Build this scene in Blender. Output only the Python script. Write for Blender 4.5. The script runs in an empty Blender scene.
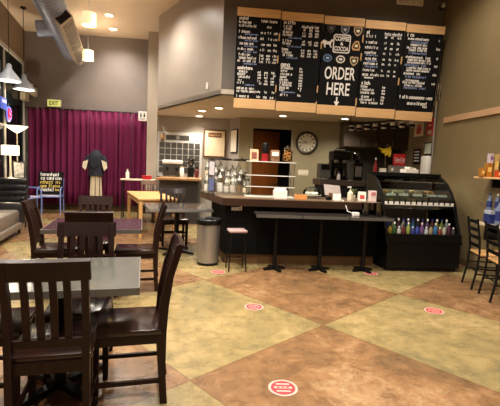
import bpy, bmesh, math, random
from mathutils import Vector, Matrix, Euler
random.seed(7)
SC = bpy.context.scene
COL = SC.collection
PI = math.pi
R = math.radians

# ------------------------------------------------------------------ camera
F_PX, EYE = 400.0, 1.45
YAW, PITCH, ROLL = R(5.5), R(5.4), 0.042
fw = Vector((math.sin(YAW)*math.cos(PITCH), math.cos(YAW)*math.cos(PITCH), -math.sin(PITCH)))
r0 = Vector((math.cos(YAW), -math.sin(YAW), 0)); u0 = r0.cross(fw)
rt = r0*math.cos(ROLL)+u0*math.sin(ROLL); up = u0*math.cos(ROLL)-r0*math.sin(ROLL)
EYEP = Vector((0, 0, EYE))
def ray(x, y): return fw + rt*((x-250)/F_PX) - up*((y-203)/F_PX)
def at_z(x, y, z):
    d = ray(x, y); return EYEP + d*((z-EYE)/d.z)
def at_y(x, y, Y):
    d = ray(x, y); return EYEP + d*(Y/d.y)
cam_d = bpy.data.cameras.new('camera'); cam = bpy.data.objects.new('camera', cam_d); COL.objects.link(cam)
M = Matrix((rt, up, -fw)).transposed().to_4x4(); M.translation = EYEP
cam.matrix_world = M
cam_d.sensor_fit = 'HORIZONTAL'; cam_d.sensor_width = 36; cam_d.lens = F_PX/500*36; cam_d.clip_start = 0.05
SC.camera = cam

# ------------------------------------------------------------------ materials
def lin(c):
    return tuple((v/255/12.92 if v/255 <= .04045 else ((v/255+.055)/1.055)**2.4) for v in c)
def mat(name, rgb, rough=.5, metal=0, var=.12, scale=8, bump=0, spec=.5, emit=0, stretch=None, rgb2=None, coat=0):
    m = bpy.data.materials.new(name); m.use_nodes = True
    nt = m.node_tree; b = nt.nodes['Principled BSDF']
    c = lin(rgb)
    b.inputs['Roughness'].default_value = rough; b.inputs['Metallic'].default_value = metal
    b.inputs['Specular IOR Level'].default_value = spec
    b.inputs['Coat Weight'].default_value = coat; b.inputs['Coat Roughness'].default_value = .12
    tc = nt.nodes.new('ShaderNodeTexCoord'); mp = nt.nodes.new('ShaderNodeMapping')
    nt.links.new(tc.outputs['Object'], mp.inputs['Vector'])
    if stretch: mp.inputs['Scale'].default_value = stretch
    n = nt.nodes.new('ShaderNodeTexNoise'); n.inputs['Scale'].default_value = scale; n.inputs['Detail'].default_value = 5
    nt.links.new(mp.outputs['Vector'], n.inputs['Vector'])
    cr = nt.nodes.new('ShaderNodeValToRGB')
    c2 = lin(rgb2) if rgb2 else tuple(min(1, v*(1+var)) for v in c)
    c1 = c if rgb2 else tuple(v*(1-var) for v in c)
    cr.color_ramp.elements[0].position = .3; cr.color_ramp.elements[1].position = .7
    cr.color_ramp.elements[0].color = (*c1, 1); cr.color_ramp.elements[1].color = (*c2, 1)
    nt.links.new(n.outputs['Fac'], cr.inputs['Fac'])
    nt.links.new(cr.outputs['Color'], b.inputs['Base Color'])
    if emit:
        b.inputs['Emission Color'].default_value = (*c, 1); b.inputs['Emission Strength'].default_value = emit
    if bump:
        bp = nt.nodes.new('ShaderNodeBump'); bp.inputs['Strength'].default_value = bump; bp.inputs['Distance'].default_value = .02
        nt.links.new(n.outputs['Fac'], bp.inputs['Height']); nt.links.new(bp.outputs['Normal'], b.inputs['Normal'])
    return m
def glass(name, tint=(255, 255, 255), gloss=.08, rough=.02):
    m = bpy.data.materials.new(name); m.use_nodes = True; nt = m.node_tree
    out = nt.nodes['Material Output']; nt.nodes.remove(nt.nodes['Principled BSDF'])
    t = nt.nodes.new('ShaderNodeBsdfTransparent'); t.inputs['Color'].default_value = (*lin(tint), 1)
    g = nt.nodes.new('ShaderNodeBsdfGlossy'); g.inputs['Roughness'].default_value = rough
    lw = nt.nodes.new('ShaderNodeLayerWeight'); lw.inputs['Blend'].default_value = .25
    mx = nt.nodes.new('ShaderNodeMixShader'); ma = nt.nodes.new('ShaderNodeMath'); ma.operation = 'MAXIMUM'; ma.inputs[1].default_value = gloss
    nt.links.new(lw.outputs['Fresnel'], ma.inputs[0]); nt.links.new(ma.outputs[0], mx.inputs['Fac'])
    nt.links.new(t.outputs[0], mx.inputs[1]); nt.links.new(g.outputs[0], mx.inputs[2]); nt.links.new(mx.outputs[0], out.inputs['Surface'])
    return m

CX, CY, ANG, S1, S2 = 1.07, 3.51, R(38.5), 1.5, 1.8
def floor_material():
    m = bpy.data.materials.new('stained_concrete'); m.use_nodes = True; nt = m.node_tree; N = nt.nodes; L = nt.links
    b = N['Principled BSDF']
    tc = N.new('ShaderNodeTexCoord')
    mp = N.new('ShaderNodeMapping'); mp.vector_type = 'TEXTURE'
    mp.inputs['Location'].default_value = (CX, CY, 0); mp.inputs['Rotation'].default_value = (0, 0, ANG); mp.inputs['Scale'].default_value = (S1, S2, 1)
    L.new(tc.outputs['Object'], mp.inputs['Vector'])
    sx = N.new('ShaderNodeSeparateXYZ'); L.new(mp.outputs['Vector'], sx.inputs[0])
    def math_(op, a, bb=None):
        n = N.new('ShaderNodeMath'); n.operation = op
        for i, v in enumerate((a, bb)):
            if v is None: continue
            if isinstance(v, (int, float)): n.inputs[i].default_value = v
            else: L.new(v, n.inputs[i])
        return n.outputs[0]
    fx, fy = math_('FLOOR', sx.outputs[0]), math_('FLOOR', sx.outputs[1])
    par = math_('PINGPONG', math_('ADD', math_('ADD', fx, fy), 1), 1)
    def noise(scale, detail, rough=.6, dist=0):
        n = N.new('ShaderNodeTexNoise'); n.inputs['Scale'].default_value = scale; n.inputs['Detail'].default_value = detail
        n.inputs['Roughness'].default_value = rough; n.inputs['Distortion'].default_value = dist
        L.new(tc.outputs['Object'], n.inputs['Vector']); return n.outputs['Fac']
    def ramp(fac, stops):
        r = N.new('ShaderNodeValToRGB'); e = r.color_ramp.elements
        while len(e) < len(stops): e.new(.5)
        for el, (p, c) in zip(e, stops): el.position = p; el.color = (*lin(c), 1)
        L.new(fac, r.inputs['Fac']); return r.outputs['Color']
    n1 = noise(1.3, 10, .7, .8); n2 = noise(7, 10, .7, .2); n3 = noise(16, 8, .85, .5)
    mixn = math_('ADD', math_('MULTIPLY', n1, .55), math_('MULTIPLY', n2, .45))
    ochre = ramp(mixn, [(.36, FLOOR_C[0]), (.5, FLOOR_C[1]), (.62, FLOOR_C[2])])
    brown = ramp(mixn, [(.36, FLOOR_C[3]), (.5, FLOOR_C[4]), (.64, FLOOR_C[5])])
    mx = N.new('ShaderNodeMix'); mx.data_type = 'RGBA'
    cf = N.new('ShaderNodeMapRange'); cf.inputs[1].default_value = 0; cf.inputs[2].default_value = 1; cf.inputs[3].default_value = 0; cf.inputs[4].default_value = 1
    L.new(math_('ADD', math_('ADD', math_('MULTIPLY', par, .84), .08), math_('MULTIPLY', math_('SUBTRACT', n1, .5), .8)), cf.inputs[0])
    L.new(cf.outputs[0], mx.inputs[0]); L.new(ochre, mx.inputs[6]); L.new(brown, mx.inputs[7])
    # pale worn flecks
    fl = N.new('ShaderNodeMapRange'); fl.inputs[1].default_value = .52; fl.inputs[2].default_value = .64; fl.inputs[3].default_value = 0; fl.inputs[4].default_value = .55
    L.new(math_('MULTIPLY', math_('ADD', n3, n1), .5), fl.inputs[0])
    m2 = N.new('ShaderNodeMix'); m2.data_type = 'RGBA'; m2.inputs[7].default_value = (*lin((178, 156, 118)), 1)
    L.new(fl.outputs[0], m2.inputs[0]); L.new(mx.outputs[2], m2.inputs[6])
    # saw-cut score lines
    def near(c, s):
        fr = math_('FRACT', c); d = math_('MINIMUM', fr, math_('SUBTRACT', 1, fr))
        return math_('LESS_THAN', d, .006/s)
    ln = math_('MAXIMUM', near(sx.outputs[0], S1), near(sx.outputs[1], S2))
    m3 = N.new('ShaderNodeMix'); m3.data_type = 'RGBA'; m3.inputs[7].default_value = (*lin((96, 68, 40)), 1)
    L.new(math_('MULTIPLY', ln, .7), m3.inputs[0]); L.new(m2.outputs[2], m3.inputs[6])
    L.new(m3.outputs[2], b.inputs['Base Color'])
    rr = N.new('ShaderNodeMapRange'); rr.inputs[3].default_value = .16; rr.inputs[4].default_value = .42; L.new(n2, rr.inputs[0]); L.new(rr.outputs[0], b.inputs['Roughness'])
    bp = N.new('ShaderNodeBump'); bp.inputs['Strength'].default_value = .12; bp.inputs['Distance'].default_value = .01; L.new(n3, bp.inputs['Height']); L.new(bp.outputs[0], b.inputs['Normal'])
    return m
FLOOR_C = [(104, 94, 66), (136, 119, 78), (162, 141, 94), (84, 60, 42), (120, 86, 57), (150, 112, 76)]
m_floor = floor_material()

m_wallback = mat('taupe_paint', (128, 118, 113), .75, scale=3, var=.05)
m_wallright = mat('olive_paint', (118, 102, 70), .6, scale=3, var=.06, bump=.02)
m_header = mat('dark_taupe_paint', (94, 86, 80), .6, scale=3, var=.05)
m_soffit = mat('satin_grey_paint', (150, 140, 130), .38, scale=4, var=.04)
m_kitchen = mat('sage_paint', (150, 140, 112), .7, scale=3, var=.05)
m_kitchen_grey = mat('grey_paint', (158, 150, 140), .7, scale=3, var=.05)
m_ceiling = mat('cream_ceiling', (222, 202, 176), .85, scale=2.5, var=.05)
m_kceil = mat('kitchen_ceiling_paint', (190, 178, 160), .8, scale=3, var=.04)
m_column = mat('column_paint', (172, 160, 144), .6, scale=3, var=.04)
m_white = mat('white_plastic', (232, 228, 220), .35, var=.03)
m_cream = mat('cream_plastic', (226, 214, 186), .4, var=.04)
m_black = mat('black_plastic', (11, 11, 12), .35, spec=.25, var=.1)
m_matteblack = mat('black_board', (16, 16, 17), .8, spec=.15, var=.15, scale=20)
m_blackmetal = mat('black_metal', (10, 10, 11), .45, .0, spec=.25, var=.1)
m_steel = mat('brushed_steel', (172, 172, 172), .36, .85, var=.08, scale=6, stretch=(30, 30, .6))
m_chrome = mat('chrome', (205, 203, 198), .15, 1, var=.03)
m_duct = mat('galvanised_duct', (140, 148, 170), .4, .4, var=.1, scale=5)
m_darkwood = mat('espresso_wood', (32, 14, 10), .4, spec=.18, var=.25, scale=4, stretch=(8, 8, 1), coat=.08)
m_seatwood = mat('espresso_seat_wood', (38, 20, 15), .24, spec=.4, var=.22, scale=4, stretch=(2, 12, 2), coat=.25)
m_brownwood = mat('walnut_wood', (96, 60, 36), .4, var=.2, scale=4, stretch=(2, 10, 2))
m_lightwood = mat('blond_wood', (196, 152, 96), .45, var=.12, scale=3, stretch=(10, 1, 10))
m_trimwood = mat('maple_board', (214, 172, 120), .5, var=.12, scale=3, stretch=(1, 8, 12))
m_doorwood = mat('orange_oak', (122, 68, 26), .4, var=.15, scale=3, stretch=(10, 10, .8))
m_counterwood = mat('brown_counter_wood', (50, 32, 24), .3, var=.2, scale=4, stretch=(1, 10, 10))
m_countertop = mat('tan_laminate', (112, 92, 72), .3, var=.1, scale=30)
m_navy = mat('dark_navy_panel', (7, 7, 9), .6, spec=.12, var=.12)
m_tabletop = mat('grey_laminate', (80, 80, 74), .16, var=.12, scale=14, spec=.6)
m_tabletop2 = mat('plum_laminate', (58, 42, 47), .18, var=.12, scale=14, spec=.6)
m_edge = mat('table_edge_metal', (98, 96, 92), .4, .4, var=.08)
m_curtain = mat('burgundy_velvet', (104, 29, 66), .8, var=.2, scale=3, stretch=(6, 6, .5), spec=.2)
m_red = mat('red_plastic', (200, 30, 36), .4, var=.06)
m_chalk = mat('white_chalk', (236, 232, 226), .9, var=.1, scale=60)
m_chalkblue = mat('blue_chalk', (120, 136, 176), .9, var=.1, scale=60)
m_paper = mat('white_paper', (235, 228, 214), .8, var=.03)
m_blue = mat('blue_label', (40, 52, 108), .4, var=.1)
m_glass = glass('clear_glass', (244, 248, 246), .06)
m_winglass = mat('night_window_glass', (12, 22, 24), .05, var=.2, spec=.06)
m_frame = mat('white_window_frame', (205, 200, 188), .5, var=.04)
m_leather = mat('black_leather', (28, 26, 26), .32, var=.2, scale=12, bump=.1)
m_greyleather = mat('grey_leather', (112, 102, 92), .35, var=.15, scale=10, bump=.1)
m_bluemetal = mat('periwinkle_enamel', (132, 150, 214), .3, .2, var=.06)
m_lamp = mat('lit_shade', (255, 228, 178), .6, var=.02, emit=.9)
m_bulb = mat('lit_bulb', (255, 238, 208), .5, var=.01, emit=14)
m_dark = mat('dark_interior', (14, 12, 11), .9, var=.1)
m_cab = mat('dark_cabinet', (76, 65, 56), .35, var=.12, scale=4, stretch=(8, 8, 1))
m_sill = mat('baseboard_brown', (96, 66, 34), .5, var=.15)

# ------------------------------------------------------------------ mesh builder
class MB:
    def __init__(s): s.bm = bmesh.new(); s.mi = 0
    def _fin(s, verts, T=None, bev=0, seg=2):
        fs = {f for v in verts for f in v.link_faces}
        for f in fs: f.material_index = s.mi
        if bev:
            es = list({e for v in verts for e in v.link_edges})
            r = bmesh.ops.bevel(s.bm, geom=es, offset=bev, segments=seg, profile=.5, affect='EDGES', clamp_overlap=True)
            for f in r['faces']: f.material_index = s.mi
    def box(s, c, size, rot=None, bev=0, taper=None):
        T = Matrix.Translation(c)
        if rot: T = T @ Euler(rot).to_matrix().to_4x4()
        T = T @ Matrix.Diagonal((*size, 1))
        r = bmesh.ops.create_cube(s.bm, size=1, matrix=Matrix.Identity(4))
        if taper:
            for v in r['verts']:
                if v.co.z < 0: v.co.x *= taper; v.co.y *= taper
        for v in r['verts']: v.co = T @ v.co
        s._fin(r['verts'], bev=bev); return s
    def lo(s, x0, x1, y0, y1, z0, z1, bev=0):
        return s.box(((x0+x1)/2, (y0+y1)/2, (z0+z1)/2), (x1-x0, y1-y0, z1-z0), bev=bev)
    def cyl(s, p0, p1, r0_, r1_=None, seg=20):
        p0, p1 = Vector(p0), Vector(p1); d = p1-p0
        r1_ = r0_ if r1_ is None else r1_
        T = Matrix.Translation((p0+p1)/2) @ d.to_track_quat('Z', 'Y').to_matrix().to_4x4()
        r = bmesh.ops.create_cone(s.bm, cap_ends=True, segments=seg, radius1=max(r0_, 1e-4), radius2=max(r1_, 1e-4), depth=d.length, matrix=T)
        s._fin(r['verts']); return s
    def sph(s, c, r_, sc=(1, 1, 1), seg=16):
        T = Matrix.Translation(c) @ Matrix.Diagonal((*sc, 1))
        r = bmesh.ops.create_uvsphere(s.bm, u_segments=seg, v_segments=max(6, seg//2), radius=r_, matrix=T)
        s._fin(r['verts']); return s
    def lathe(s, prof, c=(0, 0, 0), seg=28, closed=False):
        rings = []
        for r_, z in prof:
            rings.append([s.bm.verts.new((c[0]+max(r_, 1e-4)*math.cos(2*PI*i/seg), c[1]+max(r_, 1e-4)*math.sin(2*PI*i/seg), c[2]+z)) for i in range(seg)])
        if closed: rings.append(rings[0])
        for a, b in zip(rings, rings[1:]):
            for i in range(seg):
                f = s.bm.faces.new((a[i], a[(i+1) % seg], b[(i+1) % seg], b[i])); f.material_index = s.mi
        if not closed:
            f = s.bm.faces.new(rings[0][::-1]); f.material_index = s.mi
            f = s.bm.faces.new(rings[-1]); f.material_index = s.mi
        return s
    def tube(s, pts, r_, seg=8, cyc=False):
        pts = [Vector(p) for p in pts]; rings = []; n = len(pts); prev = None
        for i, p in enumerate(pts):
            a = pts[i-1] if (i or cyc) else p; b = pts[(i+1) % n] if (i < n-1 or cyc) else p
            d = (b-a).normalized()
            if prev is None:
                ref = Vector((0, 0, 1)) if abs(d.z) < .9 else Vector((1, 0, 0))
                nx = d.cross(ref).normalized()
            else: nx = (prev - d*prev.dot(d)).normalized()
            prev = nx; ny = d.cross(nx); rr = r_[i] if isinstance(r_, (list, tuple)) else r_
            rings.append([s.bm.verts.new(p + nx*rr*math.cos(2*PI*k/seg) + ny*rr*math.sin(2*PI*k/seg)) for k in range(seg)])
        m = n if cyc else n-1
        for i in range(m):
            a, b = rings[i], rings[(i+1) % n]
            for k in range(seg):
                f = s.bm.faces.new((a[k], a[(k+1) % seg], b[(k+1) % seg], b[k])); f.material_index = s.mi
        if not cyc:
            for rg in (rings[0][::-1], rings[-1]): s.bm.faces.new(rg).material_index = s.mi
        return s
    def beam(s, secs):
        """secs: list of (center, half_x_vec, half_y_vec): a rectangular bar swept through stations"""
        rings = []
        for c, a, b in secs:
            c, a, b = Vector(c), Vector(a), Vector(b)
            rings.append([s.bm.verts.new(v) for v in (c-a-b, c+a-b, c+a+b, c-a+b)])
        for A, B in zip(rings, rings[1:]):
            for k in range(4): s.bm.faces.new((A[k], A[(k+1) % 4], B[(k+1) % 4], B[k])).material_index = s.mi
        s.bm.faces.new(rings[0][::-1]).material_index = s.mi; s.bm.faces.new(rings[-1]).material_index = s.mi
        return s
    def prism(s, poly, T):
        """poly: 2D outline, extruded; T maps (u, v, t in 0/1) to a point"""
        a = [s.bm.verts.new(T(u, v, 0)) for u, v in poly]; b = [s.bm.verts.new(T(u, v, 1)) for u, v in poly]
        n = len(poly)
        s.bm.faces.new(a[::-1]).material_index = s.mi; s.bm.faces.new(b).material_index = s.mi
        for i in range(n): s.bm.faces.new((a[i], a[(i+1) % n], b[(i+1) % n], b[i])).material_index = s.mi
        return s
    def use(s, i): s.mi = i; return s
    def build(s, name, mats, parent=None, smooth=False, loc=None, rz=0):
        bmesh.ops.recalc_face_normals(s.bm, faces=s.bm.faces[:])
        me = bpy.data.meshes.new(name); s.bm.to_mesh(me); s.bm.free()
        for m in (mats if isinstance(mats, (list, tuple)) else [mats]): me.materials.append(m)
        if smooth:
            for p in me.polygons: p.use_smooth = True
            me.set_sharp_from_angle(angle=R(40))
        o = bpy.data.objects.new(name, me); COL.objects.link(o)
        if parent: o.parent = parent
        if loc is not None: o.location = loc; o.rotation_euler.z = rz
        return o
def tag(o, label=None, cat=None, group=None, kind=None):
    if label: o['label'] = label
    if cat: o['category'] = cat
    if group: o['group'] = group
    if kind: o['kind'] = kind
    return o
def struct(mb, name, m, **k): return tag(mb.build(name, m, **k), kind='structure')
def thing(name, label, cat, loc, rz=0, group=None):
    o = bpy.data.objects.new(name, None); COL.objects.link(o); o.empty_display_size = .1
    o.location = loc; o.rotation_euler.z = rz
    return tag(o, label, cat, group)
def copy_tree(o, loc, rz=None, label=None):
    c = o.copy(); COL.objects.link(c); c.location = loc
    if rz is not None: c.rotation_euler.z = rz
    if label: c['label'] = label
    def rec(src, dst):
        for ch in list(src.children):
            d = ch.copy(); COL.objects.link(d); d.parent = dst; rec(ch, d)
    rec(o, c); return c
def text_mesh(txt, size, loc, width=None, parent=None, m=None, name='lettering', bold=0, height=None, rotx=PI/2, rotz=0):
    cu = bpy.data.curves.new('t', 'FONT'); cu.body = txt; cu.size = size; cu.extrude = .0015; cu.offset = bold
    cu.align_x = 'CENTER'; cu.align_y = 'CENTER'; cu.resolution_u = 3
    o = bpy.data.objects.new('t', cu); COL.objects.link(o); bpy.context.view_layer.update()
    dg = bpy.context.evaluated_depsgraph_get()
    me = bpy.data.meshes.new_from_object(o.evaluated_get(dg)); bpy.data.objects.remove(o)
    xs = [v.co.x for v in me.vertices]; ys = [v.co.y for v in me.vertices]
    sx = width/(max(xs)-min(xs)) if width else 1; sy = height/(max(ys)-min(ys)) if height else 1
    cx, cy = (max(xs)+min(xs))/2, (max(ys)+min(ys))/2
    T = Matrix.Translation(loc) @ Euler((rotx, 0, rotz)).to_matrix().to_4x4()
    for v in me.vertices: v.co = T @ Vector(((v.co.x-cx)*sx, (v.co.y-cy)*sy, v.co.z))
    me.materials.clear(); me.materials.append(m)
    ob = bpy.data.objects.new(name, me); COL.objects.link(ob)
    if parent: ob.parent = parent
    return ob
GLYPH = {'n': [[(0, 0), (0, 1), (.8, .8), (.8, 0)]], 'l': [[(.2, 0), (.2, 1.5)]], 'o': [[(.1, .2), (.1, .9), (.8, .9), (.8, .1), (.1, .1)]],
         'e': [[(.1, .5), (.8, .5), (.7, 1), (.1, .9), (.1, .1), (.8, .1)]], 'c': [[(.8, .9), (.2, 1), (.1, .2), (.8, .1)]], 'i': [[(.2, 0), (.2, 1)]],
         't': [[(.4, 0), (.4, 1.4)], [(0, 1), (.8, 1)]], 's': [[(.8, 1), (.1, .8), (.8, .3), (.1, 0)]], 'a': [[(.8, 1), (.1, .9), (.1, .1), (.8, .1)], [(.8, 0), (.8, 1)]],
         'h': [[(0, 0), (0, 1.5)], [(0, .8), (.8, .8), (.8, 0)]]}
def scribble(mb, x0, x1, z, h, y, wd=.006, dens=.85):
    """chalk handwriting strokes between x0 and x1 on the board face"""
    x = x0
    while x < x1-h*.4:
        if random.random() > dens: x += h*.5; continue
        for st in GLYPH[random.choice('nloecitsah')]:
            pts = [(x+p[0]*h*.6, z-h/2+p[1]*h*.8) for p in st]
            for (ax, az), (bx, bz) in zip(pts, pts[1:]):
                d = Vector((bx-ax, bz-az)); 
                if d.length < 1e-5: continue
                d.normalize(); nx, nz = -d.y*wd/2, d.x*wd/2
                mb.prism([(ax+nx, az+nz), (ax-nx, az-nz), (bx-nx, bz-nz), (bx+nx, bz+nz)], lambda u, v, t: (u, y-.002*t, v))
        x += h*.62

# ------------------------------------------------------------------ setting
CEIL, KC = 4.75, 2.66
struct(MB().lo(-6, 5.3, -3.1, 12, -.1, 0), 'floor', m_floor)
struct(MB().lo(-6, 5.3, -3.1, 12, CEIL, CEIL+.1), 'ceiling', m_ceiling)
struct(MB().lo(-5.6, -1.4, 11.54, 11.7, 0, CEIL), 'wall_back', m_wallback)
struct(MB().lo(-5.2, -1.7, 11.515, 11.54, 0, .12), 'baseboard_back', m_sill)
# left wall turned 11 degrees
LWP, LWD = Vector((-5.09, 11.54, 0)), Vector((.2, -1, 0)).normalized()   # runs toward the camera
LWN = Vector((LWD.y, -LWD.x, 0)); LWN = LWN if LWN.x > 0 else -LWN       # into the room
def lw(s_, z, off=0): 
    p = LWP + LWD*s_ + LWN*off; return Vector((p.x, p.y, z))
def lwbox(mb, s0, s1, z0, z1, o0, o1, bev=0):
    c = (lw((s0+s1)/2, (z0+z1)/2, (o0+o1)/2)); ang = math.atan2(LWD.y, LWD.x)
    return mb.box(c, (s1-s0, o1-o0, z1-z0), (0, 0, ang), bev)
w = MB()
WIN = (.2, 7.0, .55, 3.85)
lwbox(w, -.4, WIN[0], 0, CEIL, -.15, 0); lwbox(w, WIN[1], 15, 0, CEIL, -.15, 0)
lwbox(w, WIN[0], WIN[1], 0, WIN[2], -.15, 0); lwbox(w, WIN[0], WIN[1], WIN[3], CEIL, -.15, 0)
struct(w, 'wall_left', mat('tan_side_wall', (150, 128, 104), .7, var=.05, scale=3))
w = MB(); lwbox(w, WIN[0], WIN[1], WIN[2], WIN[3], -.03, -.015); wg = struct(w, 'window_1', m_winglass)
w = MB()
lwbox(w, WIN[0]-.04, WIN[1], WIN[3]-.02, WIN[3]+.07, -.05, .015); lwbox(w, WIN[0]-.04, WIN[1], WIN[2]-.07, WIN[2]+.02, -.05, .015)
lwbox(w, WIN[0]-.04, WIN[0]+.04, WIN[2], WIN[3], -.05, .015)
s_ = WIN[0]
while s_ < WIN[1]:
    s_ += 1.7; lwbox(w, s_-.03, s_+.03, WIN[2], WIN[3], -.05, .01)
lwbox(w, WIN[0], WIN[1], 2.1, 2.14, -.05, .005)
fr = w.build('window_frame', m_frame, wg)
# right wall
struct(MB().lo(-3, 4.2, -3.1, -3, 0, CEIL), 'wall_front', m_wallright)
struct(MB().lo(4.05, 4.2, -3, 8.1, 0, CEIL), 'wall_right', m_wallright)
struct(MB().lo(4.03, 4.05, -3, 7.1, 0, .1), 'baseboard_right', mat('olive_baseboard', (96, 80, 54), .5))
# header above the counter (front face y=7.1), angled side face, kitchen ceiling
P0, P1 = (.1, 7.1), (-1.33, 9.67)
hd = MB().lo(.1, 4.05, 7.1, 7.25, KC, CEIL)
struct(hd, 'wall_header', m_header)
sd = MB().prism([P0, (.1, 7.26), (-1.22, 9.67), P1], lambda u, v, t: (u, v, KC+(CEIL-KC)*t))
struct(sd, 'wall_header_side', m_soffit)
kc = MB().prism([(.1, 7.1), (4.05, 7.1), (4.05, 8.1), (5.1, 8.1), (5.1, 10.5), (.65, 10.5), (.42, 11.1), (-1.5, 11.1), (-1.33, 9.67)], lambda u, v, t: (u, v, KC+.08*t))
struct(kc, 'ceiling_kitchen', m_kceil)
struct(MB().lo(-1.75, -1.49, 10.82, 11.05, 0, CEIL), 'trim_1', m_column)
# kitchen walls
struct(MB().lo(-1.49, .44, 10.95, 11.1, 0, KC), 'wall_kitchen_back', m_kitchen_grey)
struct(MB().prism([(.42, 10.95), (.65, 10.35), (.72, 10.38), (.5, 10.98)], lambda u, v, t: (u, v, KC*t)), 'wall_kitchen_side', m_kitchen_grey)
D0, D1, DT = 1.0, 2.0, 2.40
dw = MB().lo(.65, D0, 10.35, 10.5, 0, KC).lo(D1, 5.1, 10.35, 10.5, 0, KC).lo(D0, D1, 10.35, 10.5, DT, KC)
struct(dw, 'wall_kitchen_door', m_kitchen)
struct(MB().lo(4.2, 5.1, 8.02, 8.1, 0, KC).lo(5.05, 5.15, 8.1, 10.5, 0, KC), 'wall_kitchen_right', m_kitchen)
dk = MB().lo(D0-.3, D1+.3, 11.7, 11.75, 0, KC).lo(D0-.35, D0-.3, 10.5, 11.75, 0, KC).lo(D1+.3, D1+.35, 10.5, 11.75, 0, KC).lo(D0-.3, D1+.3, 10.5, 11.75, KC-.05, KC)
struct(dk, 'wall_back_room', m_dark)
struct(MB().lo(D0-.06, D0, 10.32, 10.5, 0, DT+.06).lo(D1, D1+.06, 10.32, 10.5, 0, DT+.06).lo(D0, D1, 10.32, 10.5, DT, DT+.06), 'trim_2', mat('door_casing', (150, 140, 118), .5))
dr = thing('door_1', None, None, (D0+.02, 10.5, 0), R(32)); dr['kind'] = 'structure'
MB().lo(0, .92, 0, .04, .01, DT-.02, bev=.004).build('door_leaf', m_doorwood, dr)
h = MB().cyl((.85, -.05, 1.0), (.85, 0, 1.0), .012).cyl((.85, -.05, 1.0), (.75, -.05, 1.0), .012); h.build('door_handle', m_steel, dr)

# ------------------------------------------------------------------ ceiling lights
def recessed(i, p, z, r_, label, group):
    t = thing('recessed_light', label, 'ceiling light', (p[0], p[1], z), 0, group)
    MB().lathe([(r_*.82, 0), (r_*.85, -.012), (r_*1.15, -.008), (r_*1.18, 0)], closed=True).build('trim_ring', m_white, t, True)
    MB().lathe([(0, -.004), (r_*.82, -.004), (r_*.82, 0), (0, 0)]).build('lens', m_bulb, t)
    return t
for i, (p, l) in enumerate([((-2.49, 9.84), 'nearer round recessed light in the tan main ceiling'), ((-2.64, 10.84), 'farther round recessed light in the tan main ceiling near purple curtain')]):
    recessed(i, p, CEIL, .1, l, 'recessed lights in the main ceiling')
for i, (p, l) in enumerate([((.09, 8.88), 'recessed light in low kitchen ceiling nearest the chalkboard menus, left group'), ((-.29, 9.52), 'middle recessed light of three over the jar rack'),
        ((-.4, 10.6), 'recessed light closest to the tiled board on the kitchen wall'), ((1.63, 9.62), 'recessed kitchen light in front of the doorway, below the second menu panel'), ((3.13, 9.54), 'recessed kitchen light beyond the clock, nearest the hanging mugs')]):
    recessed(i, p, KC, .1, l, 'recessed lights in the kitchen ceiling')
def light(kind, name, loc, power, color=(1, .8, .56), size=.15, rot=(0, 0, 0), spot=None, blend=.6):
    ld = bpy.data.lights.new(name, kind); ld.energy = power; ld.color = color
    if kind == 'AREA': ld.shape = 'DISK'; ld.size = size
    if kind == 'POINT': ld.shadow_soft_size = size
    if kind == 'SPOT': ld.spot_size = spot; ld.spot_blend = blend; ld.shadow_soft_size = size
    o = bpy.data.objects.new(name, ld); COL.objects.link(o); o.location = loc; o.rotation_euler = rot
    return o

# ------------------------------------------------------------------ menu boards
PANX = [.31, 1.045, 1.77, 2.48, 3.205, 3.91]
MZ, MH, MY = 2.40, 1.60, 7.03
def panel(i, label):
    x0, x1 = PANX[i]+.008, PANX[i+1]-.008; wdt = x1-x0
    t = thing('menu_board', label, 'menu board', ((x0+x1)/2, MY, MZ+.028-.014*i), 0, 'chalkboard menus above the counter')
    t.rotation_euler.x = R(7.5)
    global bd_
    bd_ = MB().lo(-wdt/2, wdt/2, -.012, .012, 0, MH, bev=.003)
    MB().lo(-wdt/2, wdt/2, -.03, .014, MH-.13, MH, bev=.004).build('wood_rail', m_trimwood, t)
    MB().lo(-wdt/2, wdt/2, -.03, .014, 0, .16, bev=.004).build('wood_rail', m_trimwood, t)
    for sx in (-.25, .25): MB().lo(sx-.02, sx+.02, .012, .19, MH*.6, MH*.6+.06).build('wall_bracket', m_blackmetal, t)
    return t, wdt
ROWY = -.012
def rows(t, wdt, ptop, ppx, data, m=None):
    """data rows: (pixel row, x fraction from, to, height px, blue?)"""
    a, b = MB(), MB()
    for (py, f0, f1, hp, bl) in data:
        z = MH*(1-(py-ptop)/ppx)
        scribble(b if bl else a, (f0-.5)*wdt, (f1-.5)*wdt, z, hp/ppx*MH*.88, ROWY, wd=.0078 if hp < 3.3 else .0115)
    for mb_, mi in ((a, 1), (b, 2)):
        for f in mb_.bm.faces: f.material_index = mi
        me_ = bpy.data.meshes.new('tmp'); mb_.bm.to_mesh(me_); mb_.bm.free(); bd_.bm.from_mesh(me_); bpy.data.meshes.remove(me_)
    bd_.build('board', [m_matteblack, m_chalk, m_chalkblue], t)
def tabs(t, wdt, fs):
    for f in fs: MB().lo(wdt/2-.012, wdt/2+.004, -.035, -.011, MH*(1-f)-.06, MH*(1-f)+.06).build('wood_clip', m_trimwood, t)
t, wd_ = panel(0, 'leftmost tall chalkboard menu panel with dense white price columns')
D = [(19, .05, .3, 3.2, 0), (20.5, .56, .95, 2.6, 0), (22.7, .05, .34, 2.6, 0), (26, .05, .46, 2.6, 0), (26, .7, .8, 2.2, 0)]
for py, l1 in [(31.7, .34), (37.5, .5), (43, .46), (48.4, .4), (53.8, .36), (57, .48), (60, .5)]:
    D.append((py, .05, l1, 2.8, 0)); D += [(py, c, c+.11, 2.5, 0) for c in (.56, .72, .87)]
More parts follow.
